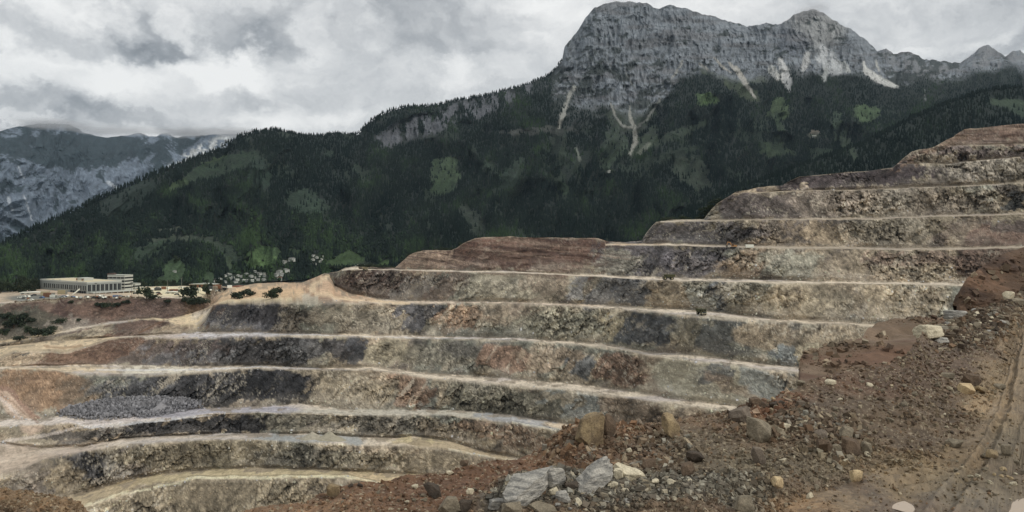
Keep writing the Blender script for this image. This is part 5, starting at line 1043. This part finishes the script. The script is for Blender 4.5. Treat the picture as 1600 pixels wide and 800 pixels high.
rb = MB().box(-46, -32, 14, 24, HH + .13, HH + 3.0).obj('rooftop_plant', 'wallw', hall); MB().box(-47, -46.05, 13, 16, HH + .13, HH + 2.2).box(-36, -33.6, 13.2, 13.98, HH + .3, HH + 1.8).obj('vent_hood', 'rust', rb)
sk = MB().box(-.7, .7, -.7, .7, 0, .8).mesh('skylight', 'greyroof')
for xx in (-90, -74, -60, -25, -12): put(sk, 'skylight', hall, (xx, 2.6, HH + .13))
# --- striped block behind the hall
def striped(name, p, rz, w, d_, n, fh, label, capw):
    e = empty(name, p, rz, label, 'office building')
    MB().box(-w/2 + .5, w/2 - .5, .5, d_, -3, n * fh).obj('core', 'dark', e)
    bm_a = MB().box(-w/2, w/2, -.8, d_ + .2, 0, fh * .52).mesh('balcony_band', 'wallw')
    for k_ in range(n): put(bm_a, 'balcony_band', e, (0, 0, k_ * fh + fh * .42))
    ps = MB().box(-.25, .25, -.5, -.1, -3, n * fh).mesh('column', 'wall')
    for k_ in range(5): put(ps, 'column', e, (-w/2 + 1 + k_ * (w - 2) / 4, .55, 0))
    if capw: MB().box(-w/2 - 2.5, -w/2 - .02, 2, d_, -3, n * fh + 1.8).obj('stair_tower', 'red', e); MB().box(-w/2 + .6, -w/2 + 5, 3, 7, n * fh + .2, n * fh + 2.0).obj('rooftop_box', 'red', e)
    MB().box(-w/2 - .2, w/2 + .2, -.9, d_ + .3, n * fh - .02 + .06, n * fh + .35).obj('roof', 'greyroof', e)
p = at_z(178, 456, -64); striped('office_block', (p.x, p.y + 6, -64), R(-12), 21.5, 13, 5, 3.6, 'tall office block with white balcony bands behind the right end of the hall', True)
p = at_z(203, 453, -64); striped('low_office', p, R(-10), 14.5, 9, 2, 3.6, 'low two band office building right of the tall striped block', False)
# --- long shed and small yard buildings
def shed(px_, py_, w, d_, h, label, wallm, roofm, rz=0, rise=.8, name='shed'):
    e = empty(name, at_z(px_, py_), rz, label, 'shed'); MB().box(-w/2, w/2, 0, d_, -2, h).obj('wall', wallm, e)
    MB().prism([(-w/2 - .6, h + .02), (w/2 + .6, h + .02), (w/2 + .6, h + .3), (0, h + rise + .4), (-w/2 - .6, h + .3)], -.6, d_ + .6).obj('roof', roofm, e)
    dm = MB().box(-1.2, 1.2, -.08, .2, 0, h * .75).mesh('gate', 'dark')
    for k_ in range(max(1, int(w / 5))): put(dm, 'gate', e, (-w/2 + 2.6 + k_ * 5, 0, 0))
shed(316, 449.5, 31, 12, 3.8, 'long low shed with a pale grey roof at the back of the gravel yard', 'rust', 'greyroof', R(-4), .9)
shed(267, 460, 11, 6, 2.4, 'small white roofed hut on the front edge of the gravel yard', 'wallw', 'white', 0, .3)
shed(371, 452, 13, 8, 3.0, 'brown shed at the right end of the gravel yard below the village', 'rust', 'tile_red', R(6), .8)
shed(395, 450, 8, 6, 2.4, 'small pale hut right of the brown shed on the tan slope', 'wallw', 'greyroof', 0, .5)
shed(48, 462, 20, 8, 3.2, 'low white depot left of the workshop hall', 'wallw', 'white', R(10), .3)
# --- conveyor
cv = empty('conveyor', at_z(116, 463.5), R(20), 'white sloping conveyor standing in front of the workshop hall', 'conveyor')
MB().prism([(-4, .2), (-3, .2), (5.2, 7.0), (5.2, 8.0), (4.4, 8.0)], -.8, .8).obj('boom', 'white', cv); MB().box(-5.5, -3, -1.6, 1.6, -1, 1.6).obj('hopper', 'hazard', cv)
lg = MB().box(-.2, .2, -.7, .7, -1, 4.6).mesh('leg', 'steel'); put(lg, 'leg', cv, (2.6, 0, 0)); put(lg, 'leg', cv, (-.6, 0, -2.4))
# --- vehicles in the yard
def make_car(paint):
    e = link(bpy.data.objects.new('parked_car', None))
    MB().prism([(-2.2, .35), (2.2, .35), (2.2, .85), (1.35, .98), (.6, 1.5), (-1.4, 1.5), (-2.1, .95)], -.88, .88).obj('body', paint, e)
    MB().prism([(1.2, 1.0), (.58, 1.44), (-1.36, 1.44), (-1.9, 1.0)], -.90, .90).obj('window', 'glass', e)
    wm = MB().cyl((0, 0, 0), .34, .2).mesh('wheel', 'tyre')
    for a, b in ((1.35, .85), (1.35, -.85), (-1.35, .85), (-1.35, -.85)): put(wm, 'wheel', e, (a, b, .34))
    return e
def wheel_obj(r, w, parent, loc, rim='hazard'):
    o = put(MB().cyl((0, 0, 0), r, w, n=24).mesh('wheel', 'tyre'), 'wheel', parent, loc); put(MB().cyl((0, 0, 0), r * .5, w * 1.06, n=16).mesh('rim', rim), 'rim', o, (0, 0, 0)); return o
def make_truck(name, loc, rz, label, cat='dump truck', paint='oliv', scale=1., grp=None):
    e = empty(name, loc, rz, label, cat, grp); e.scale = (scale,) * 3
    MB().box(-4.0, 3.6, -1.1, 1.1, 1.1, 1.75).obj('chassis', 'darkgrey', e)
    MB().prism([(-4.6, 2.9), (-4.2, 2.2), (.9, 1.95), (1.25, 3.3), (3.9, 3.95), (3.9, 4.12), (1.0, 4.05), (-4.6, 4.0)], -2.1, 2.1).obj('dump_body', paint, e)
    rbm = MB().box(-.09, .09, -2.2, 2.2, 2.2, 4.05).mesh('rib', paint)
    for k_ in range(5): put(rbm, 'rib', e, (-3.7 + k_ * 1.0, 0, 0))
    MB().box(1.5, 3.9, -1.9, 1.9, 1.76, 2.5).obj('deck', paint, e); c_ = MB().box(1.7, 3.3, .2, 1.7, 2.52, 3.75).obj('cab', paint, e); MB().box(2.2, 3.36, .4, 1.5, 2.95, 3.6).obj('windscreen', 'glass', c_)
    gl = MB().box(3.62, 3.98, -1.1, 1.1, 1.0, 2.3).obj('radiator_grille', 'darkgrey', e); hm = MB().box(-.06, .06, -.22, .22, -.16, .16).mesh('headlight', 'white')
    for s_ in (-1, 1): put(hm, 'headlight', e, (4.0, 1.5 * s_, 1.6))
    MB().box(3.9, 4.3, -1.9, 1.9, .9, 1.25).obj('bumper', 'hazard', e)
    rail = MB();
    for s_ in (-1.85, -.3): rail.box(3.8, 3.86, s_, s_ + .06, 2.5, 3.5)
    rail.box(3.8, 3.86, -1.85, -.3, 3.44, 3.5); rail.obj('railing', 'hazard', e)
    for a, b in ((2.5, 1.55), (2.5, -1.55), (-2.4, 1.75), (-2.4, 1.05), (-2.4, -1.75), (-2.4, -1.05)): wheel_obj(1.15, .6, e, (a, b, 1.15))
    return e
def make_digger(name, loc, rz, label, scale=1., paint='orange'):
    e = empty(name, loc, rz, label, 'excavator'); e.scale = (scale,) * 3
    tm = MB().prism([(-2.0, .2), (-1.6, 0), (1.6, 0), (2.0, .2), (2.0, .6), (1.6, .85), (-1.6, .85), (-2.0, .6)], -.35, .35).mesh('track', 'tyre')
    for s_ in (-1, 1): put(tm, 'track', e, (0, 1.3 * s_, 0))
    u_ = MB().box(-2.2, 1.3, -1.3, 1.3, 1.0, 2.2).obj('house', paint, e); MB().box(.1, 1.5, .3, 1.3, 1.4, 3.0).obj('cab', paint, e); MB().box(.3, 1.56, .4, 1.36, 1.9, 2.8).obj('cab_window', 'glass', e); MB().box(-2.5, -1.6, -1.2, 1.2, 1.0, 2.0).obj('counterweight', 'darkgrey', e)
    MB().prism([(.8, 1.8), (2.4, 4.4), (4.3, 4.6), (4.3, 4.1), (2.7, 3.8), (1.4, 1.6)], -.45, -.05).obj('boom', paint, e); MB().prism([(4.0, 4.7), (4.5, 4.6), (5.2, 1.9), (4.9, 1.9)], -.4, -.1).obj('stick', paint, e); MB().prism([(4.6, 2.0), (5.4, 2.0), (5.6, 1.2), (4.9, .7), (4.3, 1.1)], -.7, .2).obj('bucket', 'darkgrey', e)
    return e
def on_pit(px_, py_, up=0.):
    p, i, j = pit.hit(px_, py_); return Vector((p.x, p.y, p.z + up))
make_truck('dump_truck', on_pit(1044, 437.2, -.1), R(183), 'dark dump truck driving left on the bench road under the purple rock face')
make_truck('dump_truck', on_pit(1096, 491.5, -.1), R(-76), 'dark dump truck coming head on along the pale road one bench lower', scale=.95)
make_truck('dump_truck', on_pit(571, 422.5, .0), R(-60), 'small pale dump truck at the far left end of the bench road', paint='hazard', scale=.8)
make_digger('excavator', on_pit(1146, 387.5), R(185), 'dusty orange excavator standing on the narrow upper bench', 1.)
make_digger('excavator', at_z(100, 462), R(200), 'rusty excavator parked between heaps in front of the hall', 1.2, 'rust')
def box_unit(name, loc, rz, w, d_, h, mat, label, cat, grp):
    e = empty(name, loc, rz, label, cat, grp); MB().box(-w/2, w/2, -d_/2, d_/2, .15, h).obj('body', mat, e); MB().box(w/2 - .1, w/2 + .04, -d_ * .45, d_ * .45, .25, h - .1).obj('door', 'steel', e); return e
box_unit('container', on_pit(1171, 387.2), 0, 5.5, 2.4, 2.4, 'white', 'white site container on the narrow upper bench right of the excavator', 'container', None)
cars = {k: make_car(k) for k in ('white', 'silver', 'darkgrey', 'blue', 'rust')}
first = dict.fromkeys(cars, True)
CW = {'white': 'white', 'silver': 'silver grey', 'darkgrey': 'dark', 'blue': 'blue', 'rust': 'rust red'}
spots = []
r_ = random.Random(3)
for k_ in range(30): spots.append((r_.uniform(64, 205), r_.uniform(463.5, 466.5), 'along the front edge of the plateau below the workshop hall'))
for k_ in range(34): spots.append((r_.uniform(206, 345), r_.uniform(450, 461), 'on the pale gravel yard right of the workshop hall'))
for k_ in range(8): spots.append((r_.uniform(22, 62), r_.uniform(462, 470), 'on the yard left of the workshop hall'))
for px_, py_, wh in spots:
    k = r_.choice(['white', 'white', 'silver', 'darkgrey', 'rust', 'blue', 'darkgrey']); o = cars[k]
    if first[k]: first[k] = False
    else: o = copy_tree(cars[k])
    o.location = on_pit(px_, py_); o.rotation_euler = (0, 0, r_.uniform(0, 6.28)); o.scale = (1.15,) * 3
    tag(o, CW[k] + ' car parked ' + wh, 'car', CW[k] + ' cars parked ' + wh)
bx_ = [(77,464,'rust',9,5,4,'rusty heap-high skip at the left corner of the workshop hall'),(71,461,'hazard',8,4,3.6,'tan container nearest the left corner of the workshop hall'),(98,459.5,'hazard',8,4,4.2,'tan topped machine body against the long wall of the hall'),(84,465,'white',7,3,2.6,'white container in front of the long wall of the hall'),(235,457,'rust',6,3,3.2,'rust brown container leftmost in the gravel yard'),(247,454,'darkgrey',7,3,3,'dark container at the back of the gravel yard'),(256,452,'rust',5,3,3,'small rusty container at the back of the yard near the meadow'),(272,455.5,'rust',9,3,2.6,'long rusty container behind the small white roofed hut'),(286,457,'darkgrey',5,3,3,'dark container right of the small white roofed hut'),
       (300,453,'white',6,3,3,'white container in the middle of the gravel yard'),(309,455,'white',5,3,3,'white container beside the big shrub in the yard'),(330,453,'darkgrey',4,3,4,'dark tank box in front of the right end of the long shed'),(342,451,'rust',6,4,4,'brown container right of the long shed'),(352,453.5,'darkgrey',6,3,3,'dark container on the tan slope right of the yard'),(359,450,'white',5,3,3,'white container on the tan slope below the village'),(293,458.5,'hazard',6,3,2.4,'tan container at the front edge of the gravel yard'),(222,452,'white',7,3,3,'white container beside the low office building'),(181,465,'blue',5,3,2.4,'pale blue covered load in front of the loading bays'),(158,464,'white',6,3,2,'white covered load in front of the loading bays')]
for (px_, py_, m_, w_, d_, h_, lb) in bx_: box_unit('container', on_pit(px_, py_), r_.uniform(-.5, .5), w_, d_, h_, m_, lb, 'container', 'containers and skips around the plateau yard')
for k_, (a, b_) in enumerate([(150, 464), (206, 462), (262, 457), (284, 452), (336, 455)]):
    p = on_pit(a, b_); e = empty('floodlight_mast', p, 0, ('slim floodlight mast ' + ['in front of the loading bays', 'by the low office building', 'beside the small white roofed hut', 'at the left end of the long shed', 'right of the upright dark tree'][k_]), 'light mast', 'floodlight masts on the plateau'); MB().box(-.14, .14, -.14, .14, 0, 13).obj('pole', 'steel', e); MB().box(-1.2, 1.2, -.3, .3, 13.02, 13.6).obj('lamp_head', 'darkgrey', e)
for k_ in range(70):
    px_ = 24 + k_ * 2.9; j = int(np.argmin(abs(XP - px_))); rr_ = np.where(pit.seg[:, j] == lab['face'][5])[0][0]; q_ = pit.P[rr_, j]; me = lib['mid' if k_ % 3 else 'brown'][k_ % 3]; o = link(bpy.data.objects.new('edge_boulder', me)); o.location = (q_[0], q_[1] + 1.0, q_[2] + .5); s_ = r_.uniform(1.3, 2.6); o.scale = (s_ * 1.2, s_, s_ * .8); o.rotation_euler = (0, 0, k_ * 1.1); tag(o, 'grey-brown block in the row of blocks along the rim of the building plateau', 'boulder', 'blocks along the rim of the building plateau')
# --- village houses
def house_mesh(w, d_, h, rise):
    wm = MB().prism([(-w/2, -3), (w/2, -3), (w/2, h), (0, h + rise - .15), (-w/2, h)], -d_/2, d_/2)
    rf = MB().prism([(-w/2 - .5, h - .1), (0, h + rise), (w/2 + .5, h - .1), (w/2 + .5, h + .25), (0, h + rise + .4), (-w/2 - .5, h + .25)], -d_/2 - .5, d_/2 + .5); return wm, rf
hm_ = [tuple(m.mesh(n, t2) for m, n, t2 in zip(house_mesh(*a), ('wall', 'roof'), b)) for a, b in (((8, 10, 5, 2.4), ('wallw', 'tile_grey')), ((9, 9, 4.2, 3), ('wallw', 'greyroof')), ((7.5, 12, 4.5, 2.4), ('wall', 'greyroof')), ((8, 11, 5, 2.6), ('wallw', 'tile_red')))]
chm = MB().box(-.4, .4, -.4, .4, 0, 1.6).mesh('chimney', 'tile_red'); wnm = MB().box(-.5, .5, -.06, .06, 0, 1.2).mesh('window', 'glass')
def house(px_, py_, k, rz, sc, label, grp):
    p, _, _ = mt.hit(px_, py_); e = empty('house', (p.x, p.y, p.z), rz, label, 'house', grp); e.scale = (sc * 1.1, sc * 1.1, sc * .75)
    put(hm_[k][0], 'wall', e, (0, 0, 0)); rf = put(hm_[k][1], 'roof', e, (0, 0, 0)); put(chm, 'chimney', rf, (1.8, 1.5, 6.0))
    hd_ = (10, 9, 12, 11)[k] / 2
    for a_ in (-2.2, 0, 2.2):
        for b_ in (.8, 3.0): put(wnm, 'window', e, (a_, -hd_ - .03, b_))
V1 = [(343,437),(350,433.5),(357,438),(363,434),(370,437.5),(377,434),(384,438.5),(391,432),(398,435),(404,430),(412,433),(414,438),(373,431),(387,429),(396,427),(406,427),(380,441),(349,441),(361,430.5),(366,441),(393,439),(401,439.5),(409,436),(416,430),(340,441.5)]
V2 = [(444,411,'narrow white house on the wooded slope above the village'),(456,407,'tall white house standing highest between the trees right of the village'),(432,431,'white house left of the wood beside the village road'),(437,426,'white house above the red roofed one'),(447,424,'small pale house at the edge of the dark wood'),(437,437,'wide house with a reddish roof lowest by the tan slope'),(441,430,'pale house just above the red roofed one')]
V3 = [(495,403),(490,400.5),(502,406),(499,409),(486,412.5),(493,413),(489,406.5),(503,401)]
for q, (a, b_) in enumerate(V1): house(a + r_.uniform(-3, 3), b_ + r_.uniform(-2, 1.5), (1, 0, 2, 0)[q % 4], r_.uniform(-1.2, 1.2), .60, 'small white house with a grey roof in the main village cluster below the meadows', 'houses of the main village cluster')
for q, (a, b_, lb) in enumerate(V2): house(a, b_, 3 if 'red' in lb and 'above' not in lb else 0, r_.uniform(-.8, .8), .9, lb, 'houses on the slope right of the village')
for q, (a, b_) in enumerate(V3): house(a, b_, (1, 0)[q % 2], r_.uniform(-1, 1), .55, 'small pale house in the little hamlet left of the bright green meadow', 'houses of the little hamlet')
for (a, b_, k, sc, rz, lb) in [(559,418,1,1.0,.3,'left white roofed farm building behind the end of the bench road'),(571,417,2,1.0,-.2,'middle farm building behind the small pale truck'),(583,418,0,.95,.5,'right white farm building beside the small meadow'),(952,269,1,1.1,.2,'lone white mountain house in the forest under the ravine'),(1272,214,2,1.0,1.2,'pale mountain house in a clearing high in the forest'),(273,425,0,.55,.1,'tiny white chapel in the middle of the narrow meadow')]: house(a, b_, k, rz, sc, lb, None)
# --- trees and shrubs one can tell apart
def crown_mesh(seed, kindt, n=650):
    r = np.random.default_rng(seed)
    if kindt == 'shrub':
        cs = r.normal(0, 1, (9, 3)) * [.32, .32, .14] + [0, 0, .45]; rr = r.uniform(.2, .36, 9)
    elif kindt == 'broad':
        cs = r.normal(0, 1, (10, 3)) * [.22, .22, .20] + [0, 0, .62]; rr = r.uniform(.16, .28, 10)
    else:
        hs = np.linspace(.12, .95, 12); cs = np.stack([r.normal(0, .02, 12), r.normal(0, .02, 12), hs], -1); rr = .26 * (1.05 - hs)
    pick = r.integers(0, len(cs), n); dr = r.normal(size=(n, 3)); dr /= np.linalg.norm(dr, axis=1)[:, None]
    if kindt == 'fir': dr[:, 2] *= .25
    P = cs[pick] + dr * rr[pick][:, None] * (r.random(n)[:, None] ** .4)
    s = .07 if kindt != 'fir' else .055
    A = r.normal(size=(n, 3)); A /= np.linalg.norm(A, axis=1)[:, None]; B = np.cross(A, r.normal(size=(n, 3))); B /= np.linalg.norm(B, axis=1)[:, None]
    Q = np.stack([P - A * s, P + B * s * .8, P + A * s, P - B * s * .8], 1) * 1.0; Q[..., 2] = np.maximum(Q[..., 2], .02)
    return Q.reshape(-1, 3), np.arange(n * 4).reshape(-1, 4)
CM = {}
for kt in ('shrub', 'broad', 'fir'):
    CM[kt] = []
    for q in range(3):
        V_, F_ = crown_mesh(40 + q, kt); me = raw_mesh('crown', V_, F_, [MT['leaf'] if q != 1 else MT['leaf2']]); CM[kt].append(me)
def trunk_mesh():
    b = MB()
    m = bmesh.ops.create_cone(b.b, cap_ends=True, segments=8, radius1=.035, radius2=.012, depth=.8); bmesh.ops.translate(b.b, verts=m['verts'], vec=(0, 0, .38))
    for q in range(4):
        m = bmesh.ops.create_cone(b.b, cap_ends=True, segments=5, radius1=.014, radius2=.005, depth=.4); M = Matrix.Translation((0, 0, .38 + .06 * q)) @ Matrix.Rotation(q * 1.7, 4, 'Z') @ Matrix.Rotation(R(50), 4, 'Y') @ Matrix.Translation((0, 0, .2)); bmesh.ops.transform(b.b, matrix=M, verts=m['verts'])
    return b.mesh('trunk', 'bark')
TRK = trunk_mesh()
def tree(loc, h, w, kt, q, name, label, cat, grp):
    e = empty(name, loc, q * 1.3, label, cat, grp); e.scale = (w, w, h); put(TRK, 'trunk', e, (0, 0, 0)); put(CM[kt][q % 3], 'crown', e, (0, 0, 0))
TR = [(299,466,26,22,'shrub','large round dark shrub at the front of the gravel yard'),(324,463,16,18,'broad','upright dark tree right of the large round shrub'),(305,477,30,14,'shrub','wide shrub hanging on the brown slope below the yard'),(290,474,16,10,'shrub','low shrub left of the wide one on the brown slope'),(318,474,18,10,'shrub','low grey-green shrub right of the wide one on the brown slope'),
      (371,467,20,11,'shrub','low dark bush left one of two on the tan slope'),(386,463,22,12,'shrub','rounded bush right one of two on the tan slope'),(424,467,14,16,'shrub','dark leaning bush under the sharp edge of the tan hill'),(432,460,14,12,'shrub','dark bush topmost under the sharp edge of the tan hill'),(217,463,8,13,'broad','slim tree just right of the hall canopy'),(229,467,17,16,'broad','dark bushy tree at the left end of the gravel yard'),(240,468,13,9,'shrub','small bush beside the dark bushy tree at the yard'),
      (153,478,12,6,'shrub','first low bush on the brown slope under the loading bays'),(168,480,16,8,'shrub','widest bush on the brown slope under the loading bays'),(184,479,14,7,'shrub','third bush on the brown slope under the loading bays'),(198,474,12,6,'shrub','bush next to the concrete blocks under the loading bays'),(110,474,8,5,'shrub','single small bush on the brown slope under the long wall of the hall'),(262,473,12,6,'shrub','low bush at the right of the plateau edge'),
      (22,513,24,22,'shrub','largest dark shrub on the overgrown slope at the left edge'),(46,520,14,12,'shrub','dark shrub low on the overgrown slope'),(60,526,20,14,'shrub','dark shrub lowest on the overgrown slope above the thin road'),(72,524,20,12,'shrub','wide dark shrub right of the lowest one'),(94,506,14,9,'shrub','dark shrub alone right of the overgrown slope'),(8,500,18,12,'shrub','dark shrub at the very left edge high on the slope'),(38,498,16,10,'shrub','shrub highest on the overgrown slope'),(4,524,18,12,'shrub','dark shrub at the left edge low on the slope'),(30,532,16,8,'shrub','flat shrub beside the thin road at the left'),(48,504,12,9,'shrub','small shrub in the middle of the overgrown slope'),(84,516,12,8,'shrub','little shrub right above the thin road'),
      (123,502,8,5,'shrub','little dark bush alone in the middle of the brown slope'),(428,466,12,10,'shrub','low bush at the foot of the tan hill edge')]
for q, (a, b_, w_, h_, kt, lb) in enumerate(TR):
    p = on_pit(a, b_); s_ = p.y / F; tree(p, h_ * s_ * 1.15, w_ * s_ * 1.0, kt, q, 'shrub' if kt == 'shrub' else 'tree', lb, 'shrub' if kt == 'shrub' else 'tree', None)
r2 = random.Random(5)
for q in range(26):
    p = at_z(r2.uniform(-30, 60), r2.uniform(452, 459)); tree(p, r2.uniform(10, 17), r2.uniform(9, 13), 'broad' if q % 3 else 'fir', q, 'tree', 'dark tree at the back of the plateau left of the workshop hall', 'tree', 'dark trees left of the workshop hall')
for q in range(16):
    p = at_z(r2.uniform(205, 345), r2.uniform(446.5, 448.2)); tree(p, r2.uniform(5, 9), r2.uniform(5, 8), 'broad', q, 'tree', 'small dark tree lining the back of the gravel yard', 'tree', 'small trees lining the back of the gravel yard')
MDT = [(393,406,5,13,'fir','dark fir alone on the left meadow above the village'),(386,410,8,9,'broad','round tree left of the lone fir on the meadow'),(411,409,3,4,'shrub','tiny bush in the middle of the meadow above the village'),(400,417,4,4,'shrub','small bush at the foot of the meadow above the village'),(276,410,8,9,'broad','round dark tree at the head of the narrow meadow'),(594,419,5,7,'fir','small fir at the foot of the small right meadow'),(601,418,5,6,'broad','small tree right of the small fir'),(530,428,8,8,'broad','dark tree at the crest of the tan hill'),(519,428,9,9,'broad','dark tree left of the last tree on the tan hill crest'),(545,424,10,8,'broad','dark bushy tree nearest the white farm buildings')]
for q, (a, b_, w_, h_, kt, lb) in enumerate(MDT):
    p, _, _ = mt.hit(a, min(b_, 424)); s_ = p.y / F; tree(p, h_ * s_ * 1.1, w_ * s_ * 1.3, kt, q, 'tree', lb, 'tree', None)
# bushes along the crests where benches meet the forest
for q in range(40):
    px_ = r2.choice([r2.uniform(640, 720), r2.uniform(1040, 1110), r2.uniform(1100, 1140), r2.uniform(560, 640)]); j = int(np.argmin(abs(XP - px_))); p = Vector(pit.P[np.argmax(pit.seg[:, 0] == 3), j]); p.y += r2.uniform(6, 20); p.z -= 1.5
    tree(p, r2.uniform(3, 6), r2.uniform(5, 9), 'shrub', q, 'shrub', 'low dark shrub on the ridge line where the quarry meets the forest', 'shrub', 'shrubs along the quarry ridge line')
# rubble pile of pale broken ore on the third lowest bench
def pit_pile(cx, cy, rx, ry_, hgt, n, name, col_, smin, smax):
    g = pit; msk = blob(pit.px, pit.py, cx, cy, rx, ry_, -4, .3) * (pit.seg > 12); P0, i_, j_ = grid_points(g, msk, n)
    s_ = smin * (smax / smin) ** (rng.random(n) ** 1.8); V, Fc = CUBE; sh = CUBE_S; Q = sh[rng.integers(0, 24, n)] * (s_[:, None] * rng.uniform(.6, 1.2, (n, 3)))[:, None, :]
    up = hgt * msk[i_, j_] * rng.uniform(.2, 1, n); Q = Q + P0[:, None, :]; Q[..., 2] += up[:, None]; Q[..., 1] -= 1.0
    FF = (Fc[None] + (np.arange(n) * len(V))[:, None, None]).reshape(-1, 3); me = raw_mesh(name, Q.reshape(-1, 3), FF, [mat_gravel]); set_col(me, np.repeat(cf(*col_) * rng.uniform(.5, 1.4, (n, 1)), len(V), 0)); tag(link(bpy.data.objects.new(name, me)), kind='stuff')
pit_pile(205, 637, 104, 15, 3.4, 6500, 'broken_ore_rubble', (116, 116, 124), .5, 2.6)
tmask = (face * sm(4, 16, hh) * (.10 + .9 * ap + .25 * rough_m) * (1 - .6 * soft) + .8 * bm_ * (fbm(pit.px / 12, 0 * pit.px, pit.seg * 4., 2, 515) > .05)) * (pit.seg > 3) * (pit.px > 0) * (pit.px < 1600)
P0, i_, j_ = grid_points(pit, tmask, 24000); s_ = .35 * (1.7 / .35) ** (rng.random(24000) ** 2.2); Q = CUBE_S[rng.integers(0, 24, 24000)] * (s_[:, None] * rng.uniform(.5, 1.2, (24000, 3)))[:, None, :] + P0[:, None, :]; Q[..., 1] -= .15
me = raw_mesh('bench_debris', Q.reshape(-1, 3), (CUBE[1][None] + (np.arange(24000) * 8)[:, None, None]).reshape(-1, 3), [mat_gravel]); set_col(me, np.repeat(np.clip(pcol[i_, j_] * rng.uniform(.6, 2.1, (24000, 1)), .02, .6), 8, 0)); tag(link(bpy.data.objects.new('bench_debris', me)), kind='stuff')
pit_pile(165, 747, 20, 6, .4, 260, 'fallen_rock', (130, 126, 118), .3, 1.2)
# cone of fines beside the rubble
def cone_pile(px_, py_, w_, h_, label, colr, seed, name='gravel_cone'):
    p = on_pit(px_, py_); s_ = p.y / F; n1, n2 = 26, 64; V_ = []
    for a in range(n1):
        for b_ in range(n2):
            t_ = a / (n1 - 1); th = b_ / n2 * 6.283; rr_ = t_ * (1 + .12 * math.sin(3 * th + seed)); V_.append((rr_ * w_ * s_ / 2 * math.cos(th), rr_ * w_ * s_ / 2 * .7 * math.sin(th), h_ * s_ * (1 - t_ ** .85) - 1.0))
    V_ = np.array(V_); V_ = V_ + .35 * np.stack([fbm(V_[:, 0] / 2 + seed, V_[:, 1] / 2, V_[:, 2] / 2, 3, 801 + q) for q in range(3)], -1)
    Fc = [[a * n2 + b_, (a + 1) * n2 + b_, (a + 1) * n2 + (b_ + 1) % n2, a * n2 + (b_ + 1) % n2] for a in range(n1 - 1) for b_ in range(n2)]
    me = raw_mesh(name, V_, Fc, [mat_gravel]); set_col(me, np.tile(cf(*colr), (len(V_), 1)) * (1 + .3 * fbm(V_[:, 0] / 1.2, V_[:, 1] / 1.2, V_[:, 2], 3, 811))[:, None]); o = link(bpy.data.objects.new(name, me)); o.location = p; tag(o, label, 'gravel pile')
cone_pile(256, 643, 60, 22, 'pointed grey gravel cone beside the rubble on the dark bench', (122, 120, 126), 1.)
cone_pile(488, 684, 46, 13, 'pale grey-green gravel cone on the lower bench, left of two', (132, 130, 118), 2.)
cone_pile(515, 686, 56, 15, 'pale grey-green gravel cone on the lower bench, right of two', (128, 126, 112), 3.)
cone_pile(655, 694, 54, 12, 'low tan gravel mound at the bend of the lower bench road', (128, 118, 96), 4.)
#@@END_OBJECTS
